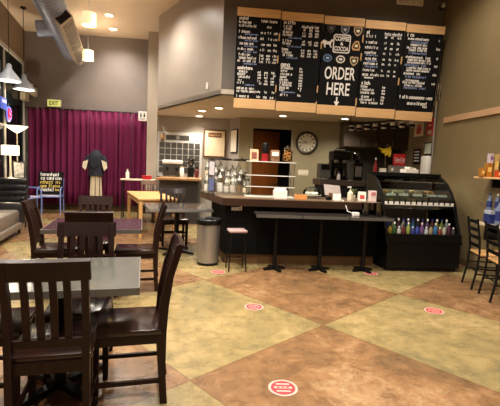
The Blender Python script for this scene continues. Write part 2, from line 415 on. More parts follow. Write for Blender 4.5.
D += [(34, .2, .5, 1.6, 1), (40, .2, .52, 1.6, 1), (45.5, .2, .5, 1.6, 1), (51, .2, .5, 1.8, 1), (62.8, .2, .5, 1.8, 1)]
D += [(67.2, .06, .44, 3.4, 0)]
for k, py in enumerate((70.6, 73.2, 76, 79.2, 82, 87.5, 90.5, 95.7, 99)):
    D.append((py, .06, (.32, .26, .36, .2, .22, .5, .52, .36, .2)[k], 2.8, 0))
    D += [(py, c, c+.1, 2.4, 0) for c in (.54, .7, .86)] if k not in (5,) else []
D += [(84, .25, .5, 1.6, 1), (101, .25, .5, 1.6, 1)]
rows(t, wd_, 9, 99, D); tabs(t, wd_, (.26, .48, .78))
t, wd_ = panel(1, 'second chalkboard menu panel from left, with a long list and one price column below')
D = [(23.6, .06, .34, 3.6, 0), (26.5, .5, .94, 2.8, 0)]
for py, l1 in [(27, .28), (29.5, .25), (32.5, .32), (35, .3), (40.5, .32), (43, .28), (48.6, .22), (51.4, .3), (54, .34)]:
    D.append((py, .06, l1, 2.6, 0)); D += [(py, c, c+.08, 2.3, 0) for c in (.52, .68, .83)]
D += [(37.5, .2, .5, 1.6, 1), (45.6, .18, .52, 1.6, 1), (56.5, .18, .46, 1.8, 1), (63.4, .06, .3, 4.2, 0)]
for k, py in enumerate((66.5, 69.2, 72.4, 75.2, 78, 80.6, 83, 85.5, 87.8, 92.7)):
    D += [(py, .06, .2+.18*random.random(), 2.6, 0), (py, .52, .6, 2.3, 0)]
D += [(89.9, .12, .46, 1.4, 1)]
rows(t, wd_, 14, 95, D); tabs(t, wd_, (.3, .75, .92))
t, wd_ = panel(2, 'centre chalkboard panel with ORDER HERE, a down arrow and round badges')
bd_.build('board', m_matteblack, t)
def pz(py): return MH*(1-(py-20)/95)
def pxx(px): return (px-(344.5-(py_-60)*.09))/41*.72+.055
for py_, px, col, shp in [(31, 331.5, (44, 34, 44), 's'), (31.6, 345.3, (120, 124, 140), 's'), (32, 358, (190, 160, 120), 's'), (45.8, 356.5, (196, 150, 96), 'd'), (59.3, 328, (84, 116, 158), 'r'), (59.8, 341, (222, 214, 200), 'r'), (60.6, 354.5, (186, 160, 118), 's')]:
    x, z = pxx(px), pz(py_); r_ = .076
    m1 = mat('badge_paint', col, .6, var=.25, scale=30)
    m2 = mat('badge_centre', tuple(min(255, c+60) for c in col), .6, var=.4, scale=50)
    out = {'s': [(-1, .8), (-.5, 1), (0, .85), (.5, 1), (1, .8), (.9, -.2), (.5, -.8), (0, -1.1), (-.5, -.8), (-.9, -.2)],
           'r': [(math.cos(k*PI/8)*1.05, math.sin(k*PI/8)*.85) for k in range(16)], 'd': [(-.7, -1), (.8, -1), (1, -.2), (.7, .4), (.5, 1), (-.3, 1), (-.8, .3), (-1, -.4)]}[shp]
    b = MB().prism([(x+u*r_, z+v*r_) for u, v in out], lambda u, v, t_: (u, -.012-.003*t_, v))
    b.use(1).prism([(x+u*r_*.72, z+v*r_*.66) for u, v in out], lambda u, v, t_: (u, -.015-.002*t_, v))
    b.use(2).prism([(x+u*r_*.4, z+v*r_*.3) for u, v in out], lambda u, v, t_: (u, -.017-.002*t_, v))
    b.build('badge', [m1, mat('badge_dark', (40, 36, 40), .7), m2], t)
py_ = 45; hx, hz = pxx(327.6), pz(45)
hs = [(-.09, .02), (-.06, .05), (-.03, .04), (.0, .02), (.05, .03), (.075, .065), (.1, .055), (.095, .03), (.07, .01), (.065, -.03), (.08, -.07), (.06, -.07), (.045, -.03), (.0, -.02), (-.03, -.04), (-.02, -.075), (-.045, -.075), (-.055, -.03), (-.07, -.01), (-.1, -.03)]
MB().prism([(hx+u, hz+v) for u, v in hs], lambda u, v, t_: (u, -.012-.003*t_, v)).build('horse_emblem', m_chalk, t)
py_ = 45; sx_, sz_ = pxx(342), pz(45); a_ = .15
sg = MB()
def rrect(hw, hh, r_, n=5):
    o = []
    for (cx, cz, a0) in ((hw-r_, hh-r_, 0), (-hw+r_, hh-r_, 90), (-hw+r_, -hh+r_, 180), (hw-r_, -hh+r_, 270)):
        o += [(cx+r_*math.cos(R(a0+90*k/n)), cz+r_*math.sin(R(a0+90*k/n))) for k in range(n+1)]
    return o
sg.prism([(sx_+u, sz_+v) for u, v in rrect(a_, .15, .04)], lambda u, v, t_: (u, -.012-.006*t_, v))
sg.use(1).prism([(sx_+u, sz_+v) for u, v in rrect(a_-.018, .132, .03)], lambda u, v, t_: (u, -.018-.002*t_, v))
sg.build('sign_plate', [m_chalk, m_matteblack], t)
text_mesh('COFFEE', .1, (sx_, -.021, sz_+.08), width=.25, height=.075, parent=t, m=m_chalk, bold=.003)
text_mesh('&', .08, (sx_, -.021, sz_), height=.05, parent=t, m=m_chalk, bold=.002)
text_mesh('COCOA', .1, (sx_, -.021, sz_-.08), width=.25, height=.075, parent=t, m=m_chalk, bold=.003)
py_ = 73.5; text_mesh('ORDER', .3, (pxx(340.6), -.014, pz(73.5)), width=.54, height=.21, parent=t, m=m_chalk, bold=.004)
py_ = 89.5; text_mesh('HERE', .3, (pxx(338.8), -.014, pz(89)), width=.41, height=.21, parent=t, m=m_chalk, bold=.004)
py_ = 102; ax = pxx(337.3)
MB().prism([(ax-.012, pz(97)), (ax-.012, pz(101.5)), (ax-.05, pz(101.5)), (ax, pz(106.6)), (ax+.05, pz(101.5)), (ax+.012, pz(101.5)), (ax+.012, pz(97))], lambda u, v, t_: (u, -.012-.003*t_, v)).build('arrow', m_chalk, t)
tabs(t, wd_, (.2, .38, .85))
t, wd_ = panel(3, 'chalkboard menu panel right of the ORDER HERE panel, list with three price columns')
D = [(31.5, .06, .18, 3.6, 0), (32, .5, .96, 3.2, 0)]
for py, l1 in [(35, .3), (40.6, .36), (45.6, .42), (50.6, .36), (56.3, .36), (61, .42), (67.5, .34), (72, .48)]:
    D.append((py, .06, l1, 2.8, 0)); D += [(py, c, c+.08, 2.4, 0) for c in (.52, .68, .84)]
D += [(53, .1, .4, 1.4, 1), (58.5, .12, .44, 1.4, 1), (64, .1, .46, 2, 1), (75, .12, .34, 1.6, 0), (80.5, .06, .3, 3.6, 0)]
for py, l1 in [(84, .24), (87, .4), (90, .44), (94, .28), (97, .44), (100, .56)]:
    D += [(py, .06, l1, 2.6, 0), (py, .6, .68, 2.3, 0)]
rows(t, wd_, 20, 95, D); tabs(t, wd_, (.38, .6))
t, wd_ = panel(4, 'rightmost chalkboard menu panel with two big handwritten lines near its foot')
D = [(35, .05, .3, 3.6, 0)]
for k, py in enumerate((38.5, 41.5, 44, 46.8, 49.2, 52, 56, 58.5, 61, 63.6, 66.3, 68.8, 72, 75, 78.6, 80.8, 83.6, 86)):
    D.append((py, .08+.06*(k % 3 > 0), .5+.3*random.random(), 2.4, k % 4 == 1))
    if k % 3 == 0: D.append((py, .86, .95, 2.4, 0))
D += [(95.5, .05, .96, 3.4, 0), (101.5, .28, .82, 3.4, 0), (104.5, .7, .84, 2, 0)]
rows(t, wd_, 25, 94, D)

# header extras
vt = thing('air_vent', 'white slotted air vent high on the dark wall above the menus', 'vent', (3.37, 7.1, 4.44))
MB().lo(-.24, .24, -.025, 0, -.06, .1, bev=.004).build('vent_frame', m_white, vt)
v = MB()
for k in range(4): v.lo(-.22+k*.112, -.22+k*.112+.1, -.03, -.02, -.045, .085)
v.build('vent_slot', mat('vent_grey', (186, 178, 166), .6), vt)
cm = thing('security_camera', 'small dome security camera high at the right end of dark wall', 'camera', (3.97, 7.1, 4.4))
MB().cyl((0, 0, 0), (0, -.04, 0), .06).build('mount', m_black, cm, True)
MB().sph((0, -.06, 0), .055).build('dome', m_steel, cm, True)
ou = MB().lo(-.035, .035, 0, .012, -.06, .06, bev=.004)
# outlet on angled side face
sdir = Vector((P1[0]-P0[0], P1[1]-P0[1], 0)).normalized()
o_ = ou.build('outlet_plate', m_white); o_.location = Vector((P0[0], P0[1], 2.86))+sdir*.5+Vector((-.012*.9, -.006, 0))
o_.rotation_euler.z = math.atan2(sdir.y, sdir.x)+PI; o_.location += Vector((sdir.y*-.006, sdir.x*.006, 0))
tag(o_, 'white outlet plate low on the pale angled wall left of menus', 'outlet')
cp = thing('conduit_pole', 'slim metal conduit with curled wires down the right wall edge', 'conduit', (3.99, 7.04, 1.6))
MB().cyl((0, 0, 0), (0, 0, 1.12), .015).build('conduit', m_steel, cp, True)
cw = MB()
for k in range(4):
    cw.tube([(0, -.01, 1.05+.02*k), (.03*(k-1.5), -.03, 1.2), (.05*(k-1.2), -.03, 1.32+.03*k), (.02+.03*(k-1.5), -.02, 1.42+.03*(k % 2))], .008, 6)
cw.build('loose_wire', m_chrome, cp, True)

# ------------------------------------------------------------------ right wall pieces
tag(MB().lo(4.02, 4.05, 3.5, 6.83, 2.33, 2.43, bev=.004).build('wall_rail', mat('rail_wood', (176, 140, 104), .5, var=.12, scale=3, stretch=(8, 1, 12))), 'long light wood rail across upper right wall', 'rail')
MB  # wall shelf with boxes
shf = thing('wall_shelf', 'upper light wood shelf on the right wall holding amber boxes', 'shelf', (4.05, 4.7, 1.40))
MB().lo(-.26, 0, -.9, .82, 0, .025, bev=.003).build('shelf_board', m_trimwood, shf)
for yy in (-.5, .5): MB().lo(-.2, 0, yy-.01, yy+.01, -.12, 0).build('bracket', m_blackmetal, shf)
ZS = 1.425
bxs = [((479.5, 484), (168, 176.5), (196, 128, 40), 'tin', 'small amber box leftmost on the upper wall shelf'), ((485, 491.5), (163, 176.5), (206, 132, 36), 'box', 'orange box second from left on the upper wall shelf'),
       ((488.5, 492.5), (154, 163.5), (226, 210, 216), 'box', 'pale box with purple print balanced on the orange box'), ((493, 499.5), (154, 176.5), (222, 190, 122), 'bag', 'tall cream box on the upper wall shelf'), ((496, 503), (170, 176.5), (214, 70, 30), 'box', 'red low box at front of the upper wall shelf')]
topz = {}
for (a, b), (c, d), col, nm, lab in bxs:
    Y = 5.35 if 'red' not in lab else 5.22
    p0, p1 = at_y(a, d, Y), at_y(b, c, Y)
    hgt = max(.05, p1.z-p0.z); wdt = max(.05, p1.x-p0.x); cx = (p0.x+p1.x)/2
    zb = ZS
    if 'balanced' in lab: zb = topz['orange'] ; 
    q = thing('product_box', lab, 'box', (min(cx, 3.98), Y, zb), R(-12), 'boxes on the upper wall shelf')
    MB().lo(-wdt/2, wdt/2, -.045, .045, 0, hgt, bev=.004).build('carton', mat('carton', tuple(int(v*.85) for v in col), .5, var=.15), q)
    lcol = {'pale': (130, 70, 140), 'cream': (236, 224, 190)}.get(lab.split()[0], (236, 196, 110))
    MB().lo(-wdt*.32, wdt*.32, -.0475, -.045, hgt*.35, hgt*.7).build('printed_label', mat('carton_label', lcol, .6, var=.3, scale=40), q)
    if 'second from' in lab: topz['orange'] = zb+hgt
led = thing('wall_ledge', 'lower wall ledge at the right with stacked bottles above two chairs', 'ledge', (4.05, 4.7, .74))
MB().lo(-.24, 0, -.9, .8, 0, .03, bev=.004).build('ledge_board', mat('pale_ledge', (196, 176, 146), .4), led)
for yy in (-.6, .55): MB().lo(-.2, 0, yy-.012, yy+.012, -.2, 0).build('bracket', m_blackmetal, led)
def bottle(name, label, cat, loc, h_, r_, body, cap, group, lab=None):
    t = thing(name, label, cat, loc, 0, group)
    MB().lathe([(r_*.9, 0), (r_, .01), (r_, h_*.62), (r_*.4, h_*.8), (r_*.36, h_*.9), (0, h_*.9)], seg=14).build('bottle_body', body, t, True)
    MB().lathe([(r_*.44, h_*.88), (r_*.44, h_), (0, h_)], seg=12).build('cap', cap, t, True)
    if lab: MB().lathe([(r_*1.02, h_*.18), (r_*1.02, h_*.55)], seg=14).build('label_band', lab, t, True)
    return t
m_clearb = mat('pale_blue_bottle', (112, 124, 150), .15, var=.1); m_bluecap = mat('blue_cap', (36, 48, 104), .4); m_whitecap = mat('white_cap', (228, 226, 220), .4)
m_amber = mat('amber_syrup', (120, 62, 22), .15, var=.1)
ca = thing('case_box', 'blue and white printed carton on the lower wall ledge', 'box', (3.93, 5.25, .77), R(-8))
MB().lo(-.07, .07, -.08, .08, 0, .19, bev=.004).build('carton', mat('carton_white', (170, 174, 186), .5), ca)
MB().lo(-.071, .071, -.0815, -.08, .01, .14).build('blue_panel', m_blue, ca); MB().lo(-.0715, -.07, -.078, .078, .01, .14).build('blue_panel', m_blue, ca)
for k, (yy, xx, zz, lab, capm) in enumerate([(5.28, 3.9, .96, 'clear bottle with blue cap standing left on the blue carton', m_bluecap), (5.2, 3.96, .96, 'clear bottle with cream cap standing right on the blue carton', m_cream),
        (5.08, 3.9, .77, 'tall bottle beside the blue carton on the lower ledge', m_bluecap), (4.98, 3.97, .77, 'tall bottle at the right frame edge on the lower ledge', m_whitecap)]):
    bottle('bottle', lab, 'bottle', (xx, yy, zz), .24 if zz > .9 else .36, .035 if zz > .9 else .042, m_clearb, capm, 'bottles on the lower wall ledge', m_blue)
cd = MB(); cd.tube([(4.04, 5.75, 1.08), (4.035, 5.55, 1.03), (4.035, 5.4, 1.03), (4.035, 5.3, 1.01)], .003, 6)
tag(cd.build('power_cord', mat('tan_cord', (150, 132, 104), .6)), 'thin pale cord running along the right wall above ledge', 'cord')
# posters on the wall stub beside the fridge case
def flat(name, label, cat, y0, y1, z0, z1, parts):
    t = thing(name, label, cat, (4.052, (y0+y1)/2, z0))
    for nm, m, (a, b, c, d), th in parts:
        W, H_ = y1-y0, z1-z0
        MB().lo(-th, 0 if nm == parts[0][0] else -th+.004, (-.5+1-b)*W, (-.5+1-a)*W, c*H_, d*H_).build(nm, m, t)   # a..b measured left to right as seen
    return t
m_lt = mat('beige_print', (214, 196, 160), .6, var=.15, scale=20); m_redp = mat('red_print', (176, 40, 44), .6, var=.2, scale=20)
flat('poster', 'left red and cream poster on wall beside the end of menus', 'poster', 7.53, 7.88, 2.16, 2.47, [('sheet', m_lt, (0, 1, 0, 1), .006), ('red_motif', m_redp, (.25, .75, .15, .6), .01), ('red_motif', m_redp, (.3, .7, .62, .74), .011)])
flat('poster', 'right mostly red poster on wall next to metal conduit', 'poster', 7.16, 7.42, 2.15, 2.47, [('sheet', m_redp, (0, 1, 0, 1), .006), ('cream_motif', m_lt, (.25, .75, .08, .3), .01), ('cream_motif', m_lt, (.3, .7, .55, .62), .011)])
bd = flat('chalk_sign', 'small framed black sign with white writing beside display case', 'sign', 7.5, 7.84, 1.58, 1.93, [('frame', m_brownwood, (0, 1, 0, 1), .02), ('slate', m_matteblack, (.1, .9, .07, .93), .024)])
sw = MB()
for zz in (.08, .14, .2, .26): 
    for k in range(4): sw.lo(-.026, -.024, -.09+k*.05, -.055+k*.05, zz, zz+.028)
sw.build('chalk_writing', m_chalk, bd)
flat('framed_certificate', 'dark framed certificate above the paper towel dispenser', 'picture', 7.14, 7.42, 1.78, 2.02, [('frame', m_black, (0, 1, 0, 1), .02), ('certificate', mat('pale_green_paper', (176, 186, 166), .7), (.1, .9, .1, .9), .024)])
pt = thing('towel_dispenser', 'white towel dispenser on the wall behind the display case', 'dispenser', (4.052, 7.26, 1.42))
MB().lo(-.1, 0, -.11, .11, 0, .34, bev=.02).build('housing', m_white, pt, True)
MB().lo(-.105, -.09, -.08, .08, -.03, .02).build('towel', m_paper, pt)
#PART2
# ------------------------------------------------------------------ dark wood chairs
def make_chair(name, label, loc, rz, group, W=.405, frame=None, seatm=None):
    frame = frame or m_darkwood; seatm = seatm or m_seatwood
    t = thing(name, label, 'chair', loc, rz, group)
    hw = W/2
    s = MB(); n = 8
    s.box((0, .015, .452), (W, .44, .034), bev=.012)
    for v in s.bm.verts:                                     # dished saddle seat
        if v.co.z > .455: v.co.z -= .010*max(0, 1-(v.co.x/hw)**2)*max(0, 1-((v.co.y-.02)/.21)**2)
    s.build('seat', seatm, t, True)
    a = MB(); a.lo(-hw+.03, hw-.03, .19, .212, .375, .437).lo(-hw+.03, hw-.03, -.212, -.19, .375, .437)
    for sx in (-1, 1): a.lo(sx*(hw-.03)-.011, sx*(hw-.03)+.011, -.2, .2, .375, .437)
    a.build('apron', frame, t)
    for sx in (-1, 1):
        x = sx*(hw-.026)
        MB().beam([((x, .2, 0), (.016, 0, 0), (0, .016, 0)), ((x, .2, .437), (.022, 0, 0), (0, .022, 0))]).build('front_leg', frame, t)
        st = [(-.222, 0), (-.208, .2), (-.205, .44), (-.215, .6), (-.245, .78), (-.3, .965)]
        MB().beam([((x, y, z), (.017, 0, 0), (0, (.026 if .3 < z < .7 else .021), 0)) for y, z in st]).build('back_post', frame, t)
        MB().lo(x-.01, x+.01, -.22, .19, .13, .155).build('side_stretcher', frame, t)
    MB().lo(-hw+.03, hw-.03, .19, .21, .22, .245).build('stretcher', frame, t)
    MB().lo(-hw+.03, hw-.03, -.237, -.217, .17, .195).build('stretcher', frame, t)
    def yz(z): 
        for (ya, za), (yb, zb) in zip(st, st[1:]):
            if za <= z <= zb: return ya+(yb-ya)*(z-za)/(zb-za)
    r = MB(); pts = []
    for k in range(9):
        u = -1+k/4; pts.append(u)
    secs = [((u*(hw+.002), yz(.925)-.012*(1-u*u), .925), (0, .002, .05), (0, .013, 0)) for u in pts]
    secs = [((u*(hw+.002), yz(.92)-.014*(1-u*u), .922), (0, -.016, .05), (0, .013, .004)) for u in pts]
    r.beam(secs); r.build('top_rail', frame, t)
    MB().beam([((u*(hw-.03), yz(.54), .535), (0, -.003, .022), (0, .011, 0)) for u in (-1, 0, 1)]).build('lower_rail', frame, t)
    for k in range(4):
        x = (-.6+.4*k)*(hw-.045)
        MB().beam([((x, yz(z), z), (.017, 0, 0), (0, .007, 0)) for z in (.55, .65, .78, .89)]).build('back_slat', frame, t)
    return t
TR = R(9.5)
ch = make_chair('dining_chair', 'large dark slat-back chair in the left foreground, back to the camera', (-.815, 2.19, 0), TR, 'dark slat-back dining chairs')
for loc, rz, lab in [((-.50, 2.47, 0), R(90)+TR, 'dark chair side-on at right end of the foreground grey table'),
                     ((-1.31, 2.44, 0), R(-90)+TR, 'partly seen dark chair at the left edge of foreground grey table'),
                     ((-.87, 2.77, 0), R(180)+TR, 'dark chair tucked in at the far side of foreground grey table'),
                     ((-1.14, 3.98, 0), TR, 'dark chair at the near side of the plum table, back to camera'),
                     ((-1.68, 4.56, 0), R(-90)+TR, 'dark chair at the left end of the plum table'),
                     ((-.83, 4.58, 0), R(90)+TR, 'dark chair side-on at right end of plum table, toward trash can'),
                     ((-1.43, 4.98, 0), R(180)+TR, 'dark chair at the far side of the plum table')]:
    copy_tree(ch, loc, rz, lab)
c5 = copy_tree(ch, (-.66, 7.12, 0), R(192), 'dark chair at far side of metal-edged table, before blond table'); c5.scale = (1.15, 1, 1.0)
make_chair('wood_chair', 'brown slat-back chair beyond the blond table, by the pale column', (-1.53, 9.72, 0), R(180), 'brown chairs', frame=m_brownwood, seatm=m_brownwood)

# ------------------------------------------------------------------ tables
def cafe_table(name, label, cen, rz, w_, d_, topm, group, edge=m_edge, z=.75, thick=.042):
    t = thing(name, label, 'table', (*cen, 0), rz, group)
    MB().lo(-w_/2+.006, w_/2-.006, -d_/2+.006, d_/2-.006, z-thick+.004, z, bev=.003).build('tabletop', topm, t)
    e = MB()
    for a in ((-w_/2, w_/2, -d_/2, -d_/2+.007), (-w_/2, w_/2, d_/2-.007, d_/2), (-w_/2, -w_/2+.007, -d_/2, d_/2), (w_/2-.007, w_/2, -d_/2, d_/2)):
        e.lo(*a, z-thick, z-.001)
    e.build('edge_band', edge, t)
    MB().cyl((0, 0, .03), (0, 0, z-thick-.01), .038).build('pedestal_column', m_blackmetal, t, True)
    MB().lo(-.2, .2, -.03, .03, z-thick-.02, z-thick).lo(-.03, .03, -.2, .2, z-thick-.02, z-thick).build('top_spider', m_blackmetal, t)
    b = MB()
    for k in range(4):
        a = R(45+90*k); b.beam([((0, 0, .045), (-.03*math.sin(a), .03*math.cos(a), 0), (0, 0, .022)), ((.33*math.cos(a), .33*math.sin(a), .016), (-.02*math.sin(a), .02*math.cos(a), 0), (0, 0, .012))])
    b.build('cross_base', m_blackmetal, t)
    return t
cafe_table('cafe_table', 'grey-topped cafe table nearest the camera with a dark edge', (-.91, 2.49), TR, .95, .74, m_tabletop, 'pedestal cafe tables')
cafe_table('cafe_table', 'plum-dark cafe table second from the camera on the left', (-1.23, 4.43), TR, .95, .8, m_tabletop2, 'pedestal cafe tables')
t3 = cafe_table('cafe_table', 'shiny dark table with bright metal edge left of the trash can', (-.55, 6.47), R(14), .96, .95, mat('dark_glossy_laminate', (66, 64, 62), .1, spec=.9, var=.1), 'pedestal cafe tables', edge=m_steel)
bt = thing('blond_table', 'long blond wood table with square legs behind the dark tables', 'table', (-1.29, 8.5, 0), R(18))
MB().lo(-.36, .36, -.95, .95, .715, .75, bev=.006).build('tabletop', m_lightwood, bt)
MB().lo(-.33, .33, -.91, -.885, .63, .715).lo(-.33, .33, .885, .91, .63, .715).lo(-.33, -.305, -.9, .9, .63, .715).lo(.305, .33, -.9, .9, .63, .715).build('apron', m_lightwood, bt)
for sx in (-1, 1):
    for sy in (-1, 1): MB().box((sx*.315, sy*.9, .357), (.065, .065, .715), bev=.005, taper=.85).build('leg', m_lightwood, bt)

# ------------------------------------------------------------------ ladder-back chairs at the right
def ladder_chair(label, loc, rz):
    t = thing('ladderback_chair', label, 'chair', loc, rz, 'metal ladder-back chairs')
    MB().box((0, .01, .45), (.37, .37, .03), bev=.012).build('seat', m_lightwood, t, True)
    for sx in (-1, 1):
        x = sx*.165
        MB().tube([(x, -.235, 0), (x, -.19, .25), (x, -.175, .46), (x, -.19, .65), (x, -.235, .9)], .014).build('back_post', m_blackmetal, t, True)
        MB().tube([(x, .19, 0), (x, .165, .44)], .013).build('front_leg', m_blackmetal, t, True)
        for zz in (.2, .3): MB().cyl((x, -.2, zz), (x, .18, zz), .009).build('side_stretcher', m_blackmetal, t, True)
    for yy in (.18, -.197): MB().cyl((-.165, yy, .24), (.165, yy, .24), .009).build('stretcher', m_blackmetal, t, True)
    for k, z in enumerate((.56, .66, .76, .86)):
        y = -.19-.05*max(0, (z-.65)/.25)
        MB().beam([((u*.16, y-.012*(1-u*u), z), (0, -.002, .022), (0, .006, 0)) for u in (-1, -.5, 0, .5, 1)]).build('ladder_slat', m_blackmetal, t)
    MB().lo(-.17, .17, -.17, .17, .42, .437).build('seat_frame', m_blackmetal, t)
    return t
lc = ladder_chair('black ladder-back chair with wood seat nearest the display case', (3.57, 4.75, 0), R(-105))
copy_tree(lc, (3.48, 4.28, 0), R(-105), 'black ladder-back chair cut by the right edge of frame')

# ------------------------------------------------------------------ counter
CT = .98
cb = thing('service_counter', 'dark navy front of the long service counter', 'counter', (.2, 5.75, 0))
MB().prism([(0, 0), (2.29, 0), (2.29, .55), (.3, .55), (.3, 1.12), (-.2, 1.02)], lambda u, v, t_: (u, v, 0.15+(CT-.26)*t_)).build('front_panel', m_navy, cb)
MB().prism([(.02, .03), (2.27, .03), (2.27, .52), (.28, .52), (.27, 1.07), (-.16, 1.0)], lambda u, v, t_: (u, v, .15*t_)).build('kick_board', m_sill, cb)
lb = MB()
ct = thing('countertop', 'brown wood-edged countertop running along the service counter', 'countertop', (.1, 5.62, CT-.11))
cpoly = [(.06, 0), (2.40, 0), (2.40, .78), (.52, .78), (.5, 1.33), (-.29, 1.22)]
MB().prism(cpoly, lambda u, v, t_: (u, v, .1*t_)).build('wood_slab', m_counterwood, ct)
MB().prism([(.07, .012), (2.39, .012), (2.39, .77), (.51, .77), (.49, 1.31), (-.27, 1.21)], lambda u, v, t_: (u, v, .1+.01*t_)).build('laminate_top', m_countertop, ct)
lp = thing('counter_sign', 'small white lettered sticker on the counter front above the stool', 'sign', (.37, 5.743, .82))
s = MB(); scribble(s, -.085, .085, 0, .055, -.004, .017, 1); s.build('lettering', m_white, lp)
MB().lo(-.08, .08, -.004, .004, -.035, .04).build('backing', m_navy, lp)
for k, (x0, x1, lab) in enumerate([(.6, 1.22, 'left'), (1.235, 1.87, 'middle'), (1.885, 2.5, 'right')]):
    t = thing('bar_table', {'left': 'left section of low dark bar table along the counter front', 'middle': 'middle section of low dark bar table along the counter front', 'right': 'right section of low dark bar table, ending at the display case'}[lab], 'table', ((x0+x1)/2, 5.47, 0), 0, 'low bar tables at the counter front')
    hw = (x1-x0)/2
    MB().lo(-hw+.004, hw-.004, -.22, .24, .765, .80, bev=.004).build('tabletop', mat('dark_bar_laminate', (52, 46, 43), .16, var=.15), t)
    MB().lo(-hw, hw, -.228, -.22, .762, .80).build('edge_band', m_edge, t)
    MB().cyl((0, 0, .03), (0, 0, .765), .03).build('pedestal_column', m_blackmetal, t, True)
    b = MB()
    for q in range(4):
        a = R(90*q+20); L = .17
        b.beam([((0, 0, .045), (-.025*math.sin(a), .025*math.cos(a), 0), (0, 0, .02)), ((L*math.cos(a), L*math.sin(a), .016), (-.018*math.sin(a), .018*math.cos(a), 0), (0, 0, .012))])
    b.build('cross_base', m_blackmetal, t)
st = thing('low_stool', 'small stool with pale pink-white seat in front of the counter', 'stool', (.36, 5.42, 0), R(8))
MB().box((0, 0, .55), (.25, .24, .035), bev=.014).build('seat', mat('pale_pink_seat', (160, 134, 130), .4), st, True)
for sx in (-1, 1):
    for sy in (-1, 1): MB().cyl((sx*.12, sy*.115, 0), (sx*.09, sy*.09, .54), .009).build('leg', m_blackmetal, st, True)
MB().tube([(.11, .105, .16), (-.11, .105, .16), (-.11, -.105, .16), (.11, -.105, .16)], .006, cyc=True).build('foot_ring', m_blackmetal, st)
tc_ = thing('trash_can', 'round stainless steel trash can with black rim beside counter', 'trash can', (-.03, 5.74, 0))
MB().lathe([(.15, 0), (.152, .02), (.17, .6)], seg=40).build('can_body', m_steel, tc_, True)
MB().lathe([(.152, 0), (.156, 0), (.158, .035), (.152, .035)], seg=40, closed=True).build('base_ring', m_black, tc_, True)
MB().lathe([(.165, .585), (.182, .585), (.184, .65), (.172, .665), (.11, .645), (.105, .62), (.16, .6)], seg=40, closed=True).build('lid_rim', m_black, tc_, True)
MB().lathe([(.11, .6), (.11, .62), (0, .62)], seg=30).build('inner_bin', m_dark, tc_)

# things on the counter ------------------------------------------------------
rk = thing('syrup_rack', 'clear tiered rack of jars at the left end of counter', 'rack', (-.12, 6.2, CT))
for k, (y0, z) in enumerate(((0, .04), (.13, .14), (.26, .24))): MB().lo(0, .71, y0, y0+.12, z-.008, z).build('tier_shelf', m_glass, rk)
for x in (.0, .706): MB().prism([(0, 0), (.39, 0), (.39, .26), (.26, .26), (.26, .16), (.13, .16), (.13, .06), (0, .06)], lambda u, v, t_: (x+.006*t_, u, v)).build('side_panel', m_glass, rk)
jar_cols = [(226, 220, 206), (120, 96, 70), (206, 200, 188), (90, 80, 72), (216, 202, 170), (196, 186, 170), (222, 218, 210)]  # pale tones put the jars' white highlights into the filling colour
jm = [mat('jar_fill_and_glint', c, .25, var=.2, scale=30, spec=.7) for c in jar_cols]
nm_r = ('front row', 'middle row', 'back row'); nth = ('first', 'second', 'third', 'fourth', 'fifth', 'sixth', 'seventh')
for k, (y0, z) in enumerate(((.06, .04), (.19, .14), (.32, .24))):
    for i in range(7):
        t = thing('syrup_jar', f'{nth[i]} jar from left in the {nm_r[k]} of the clear counter rack', 'jar', (-.12+.04+i*.1+(.03 if k == 1 else 0), 6.2+y0, CT+z), 0, 'jars in the counter rack')
        h_ = .21+.035*((i*7+k*3) % 3)-.012*i; r_ = .044
        MB().lathe([(r_*.9, 0), (r_, .012), (r_, h_*.55)], seg=14).build('filling', jm[(i*3+k*2) % 7], t, True)
        MB().lathe([(r_*1.02, h_*.55), (r_*1.02, h_*.75), (r_*.6, h_*.85), (0, h_*.86)], seg=14).build('glass_neck', m_glass, t, True)
        MB().lathe([(r_*.62, h_*.84), (r_*.62, h_), (r_*.2, h_), (r_*.2, h_+.04), (0, h_+.04)], seg=12).build('pump_lid', m_white, t, True)
sp = thing('acrylic_stand', 'clear upright stand with blue card at the left tip of counter', 'stand', (-.02, 6.12, CT))
MB().lo(-.05, .06, 0, .006, 0, .55).lo(-.05, .06, 0, .05, 0, .006).build('clear_panel', glass('frosted_acrylic', (205, 205, 214), .12, .2), sp)
MB().lo(-.035, .045, -.004, 0, .06, .24).build('blue_card', mat('blue_grey_card', (84, 92, 128), .6, var=.2, scale=30), sp)
MB().lo(-.03, .045, -.004, 0, .3, .5).build('pale_card', mat('pale_card', (190, 182, 184), .6, var=.15, scale=30), sp)
for k, (x, lab) in enumerate(((-.06, 'left flat black tray lid resting over the jar rack'), (.24, 'right flat black tray lid resting over the jar rack'))):
    q = thing('tray_lid', lab, 'tray', (x+.22, 6.42, CT+.53), R(4), 'black tray lids over the jar rack')
    MB().lathe([(.0, 0), (.15, 0), (.16, .012), (.13, .03), (0, .035)], seg=24).build('lid', m_black, q, True)
    MB().cyl((0, 0, .033), (0, 0, .05), .02).build('lid_knob', m_chrome, q, True)
# glass pastry shelf
gs = thing('glass_display', 'open three-tier glass display shelf with metal posts on the counter', 'display shelf', (.87, 6.1, CT))
for z in (.15, .32, .525): MB().lo(-.37, .37, -.14, .14, z, z+.01).build('glass_shelf', glass('shelf_glass', (226, 236, 230), .35, .1), gs)
for z in (.15, .32, .525): MB().lo(-.375, .375, -.147, -.14, z, z+.011).build('shelf_edge', m_white, gs)
for sx in (-1, 1):
    for sy in (-1, 1): MB().cyl((sx*.355, sy*.13, 0), (sx*.355, sy*.13, .54), .007).build('post', m_chrome, gs, True)
MB().lo(-.37, .37, -.14, .14, 0, .012).build('base', m_white, gs)
ZT = CT+.535
q = thing('photo_card', 'framed picture card leftmost on top of the glass display', 'card', (.62, 6.1, ZT))
MB().box((0, 0, .09), (.13, .012, .18), (R(-8), 0, 0)).build('card', mat('card_beige', (206, 168, 132), .6, var=.2, scale=20), q)
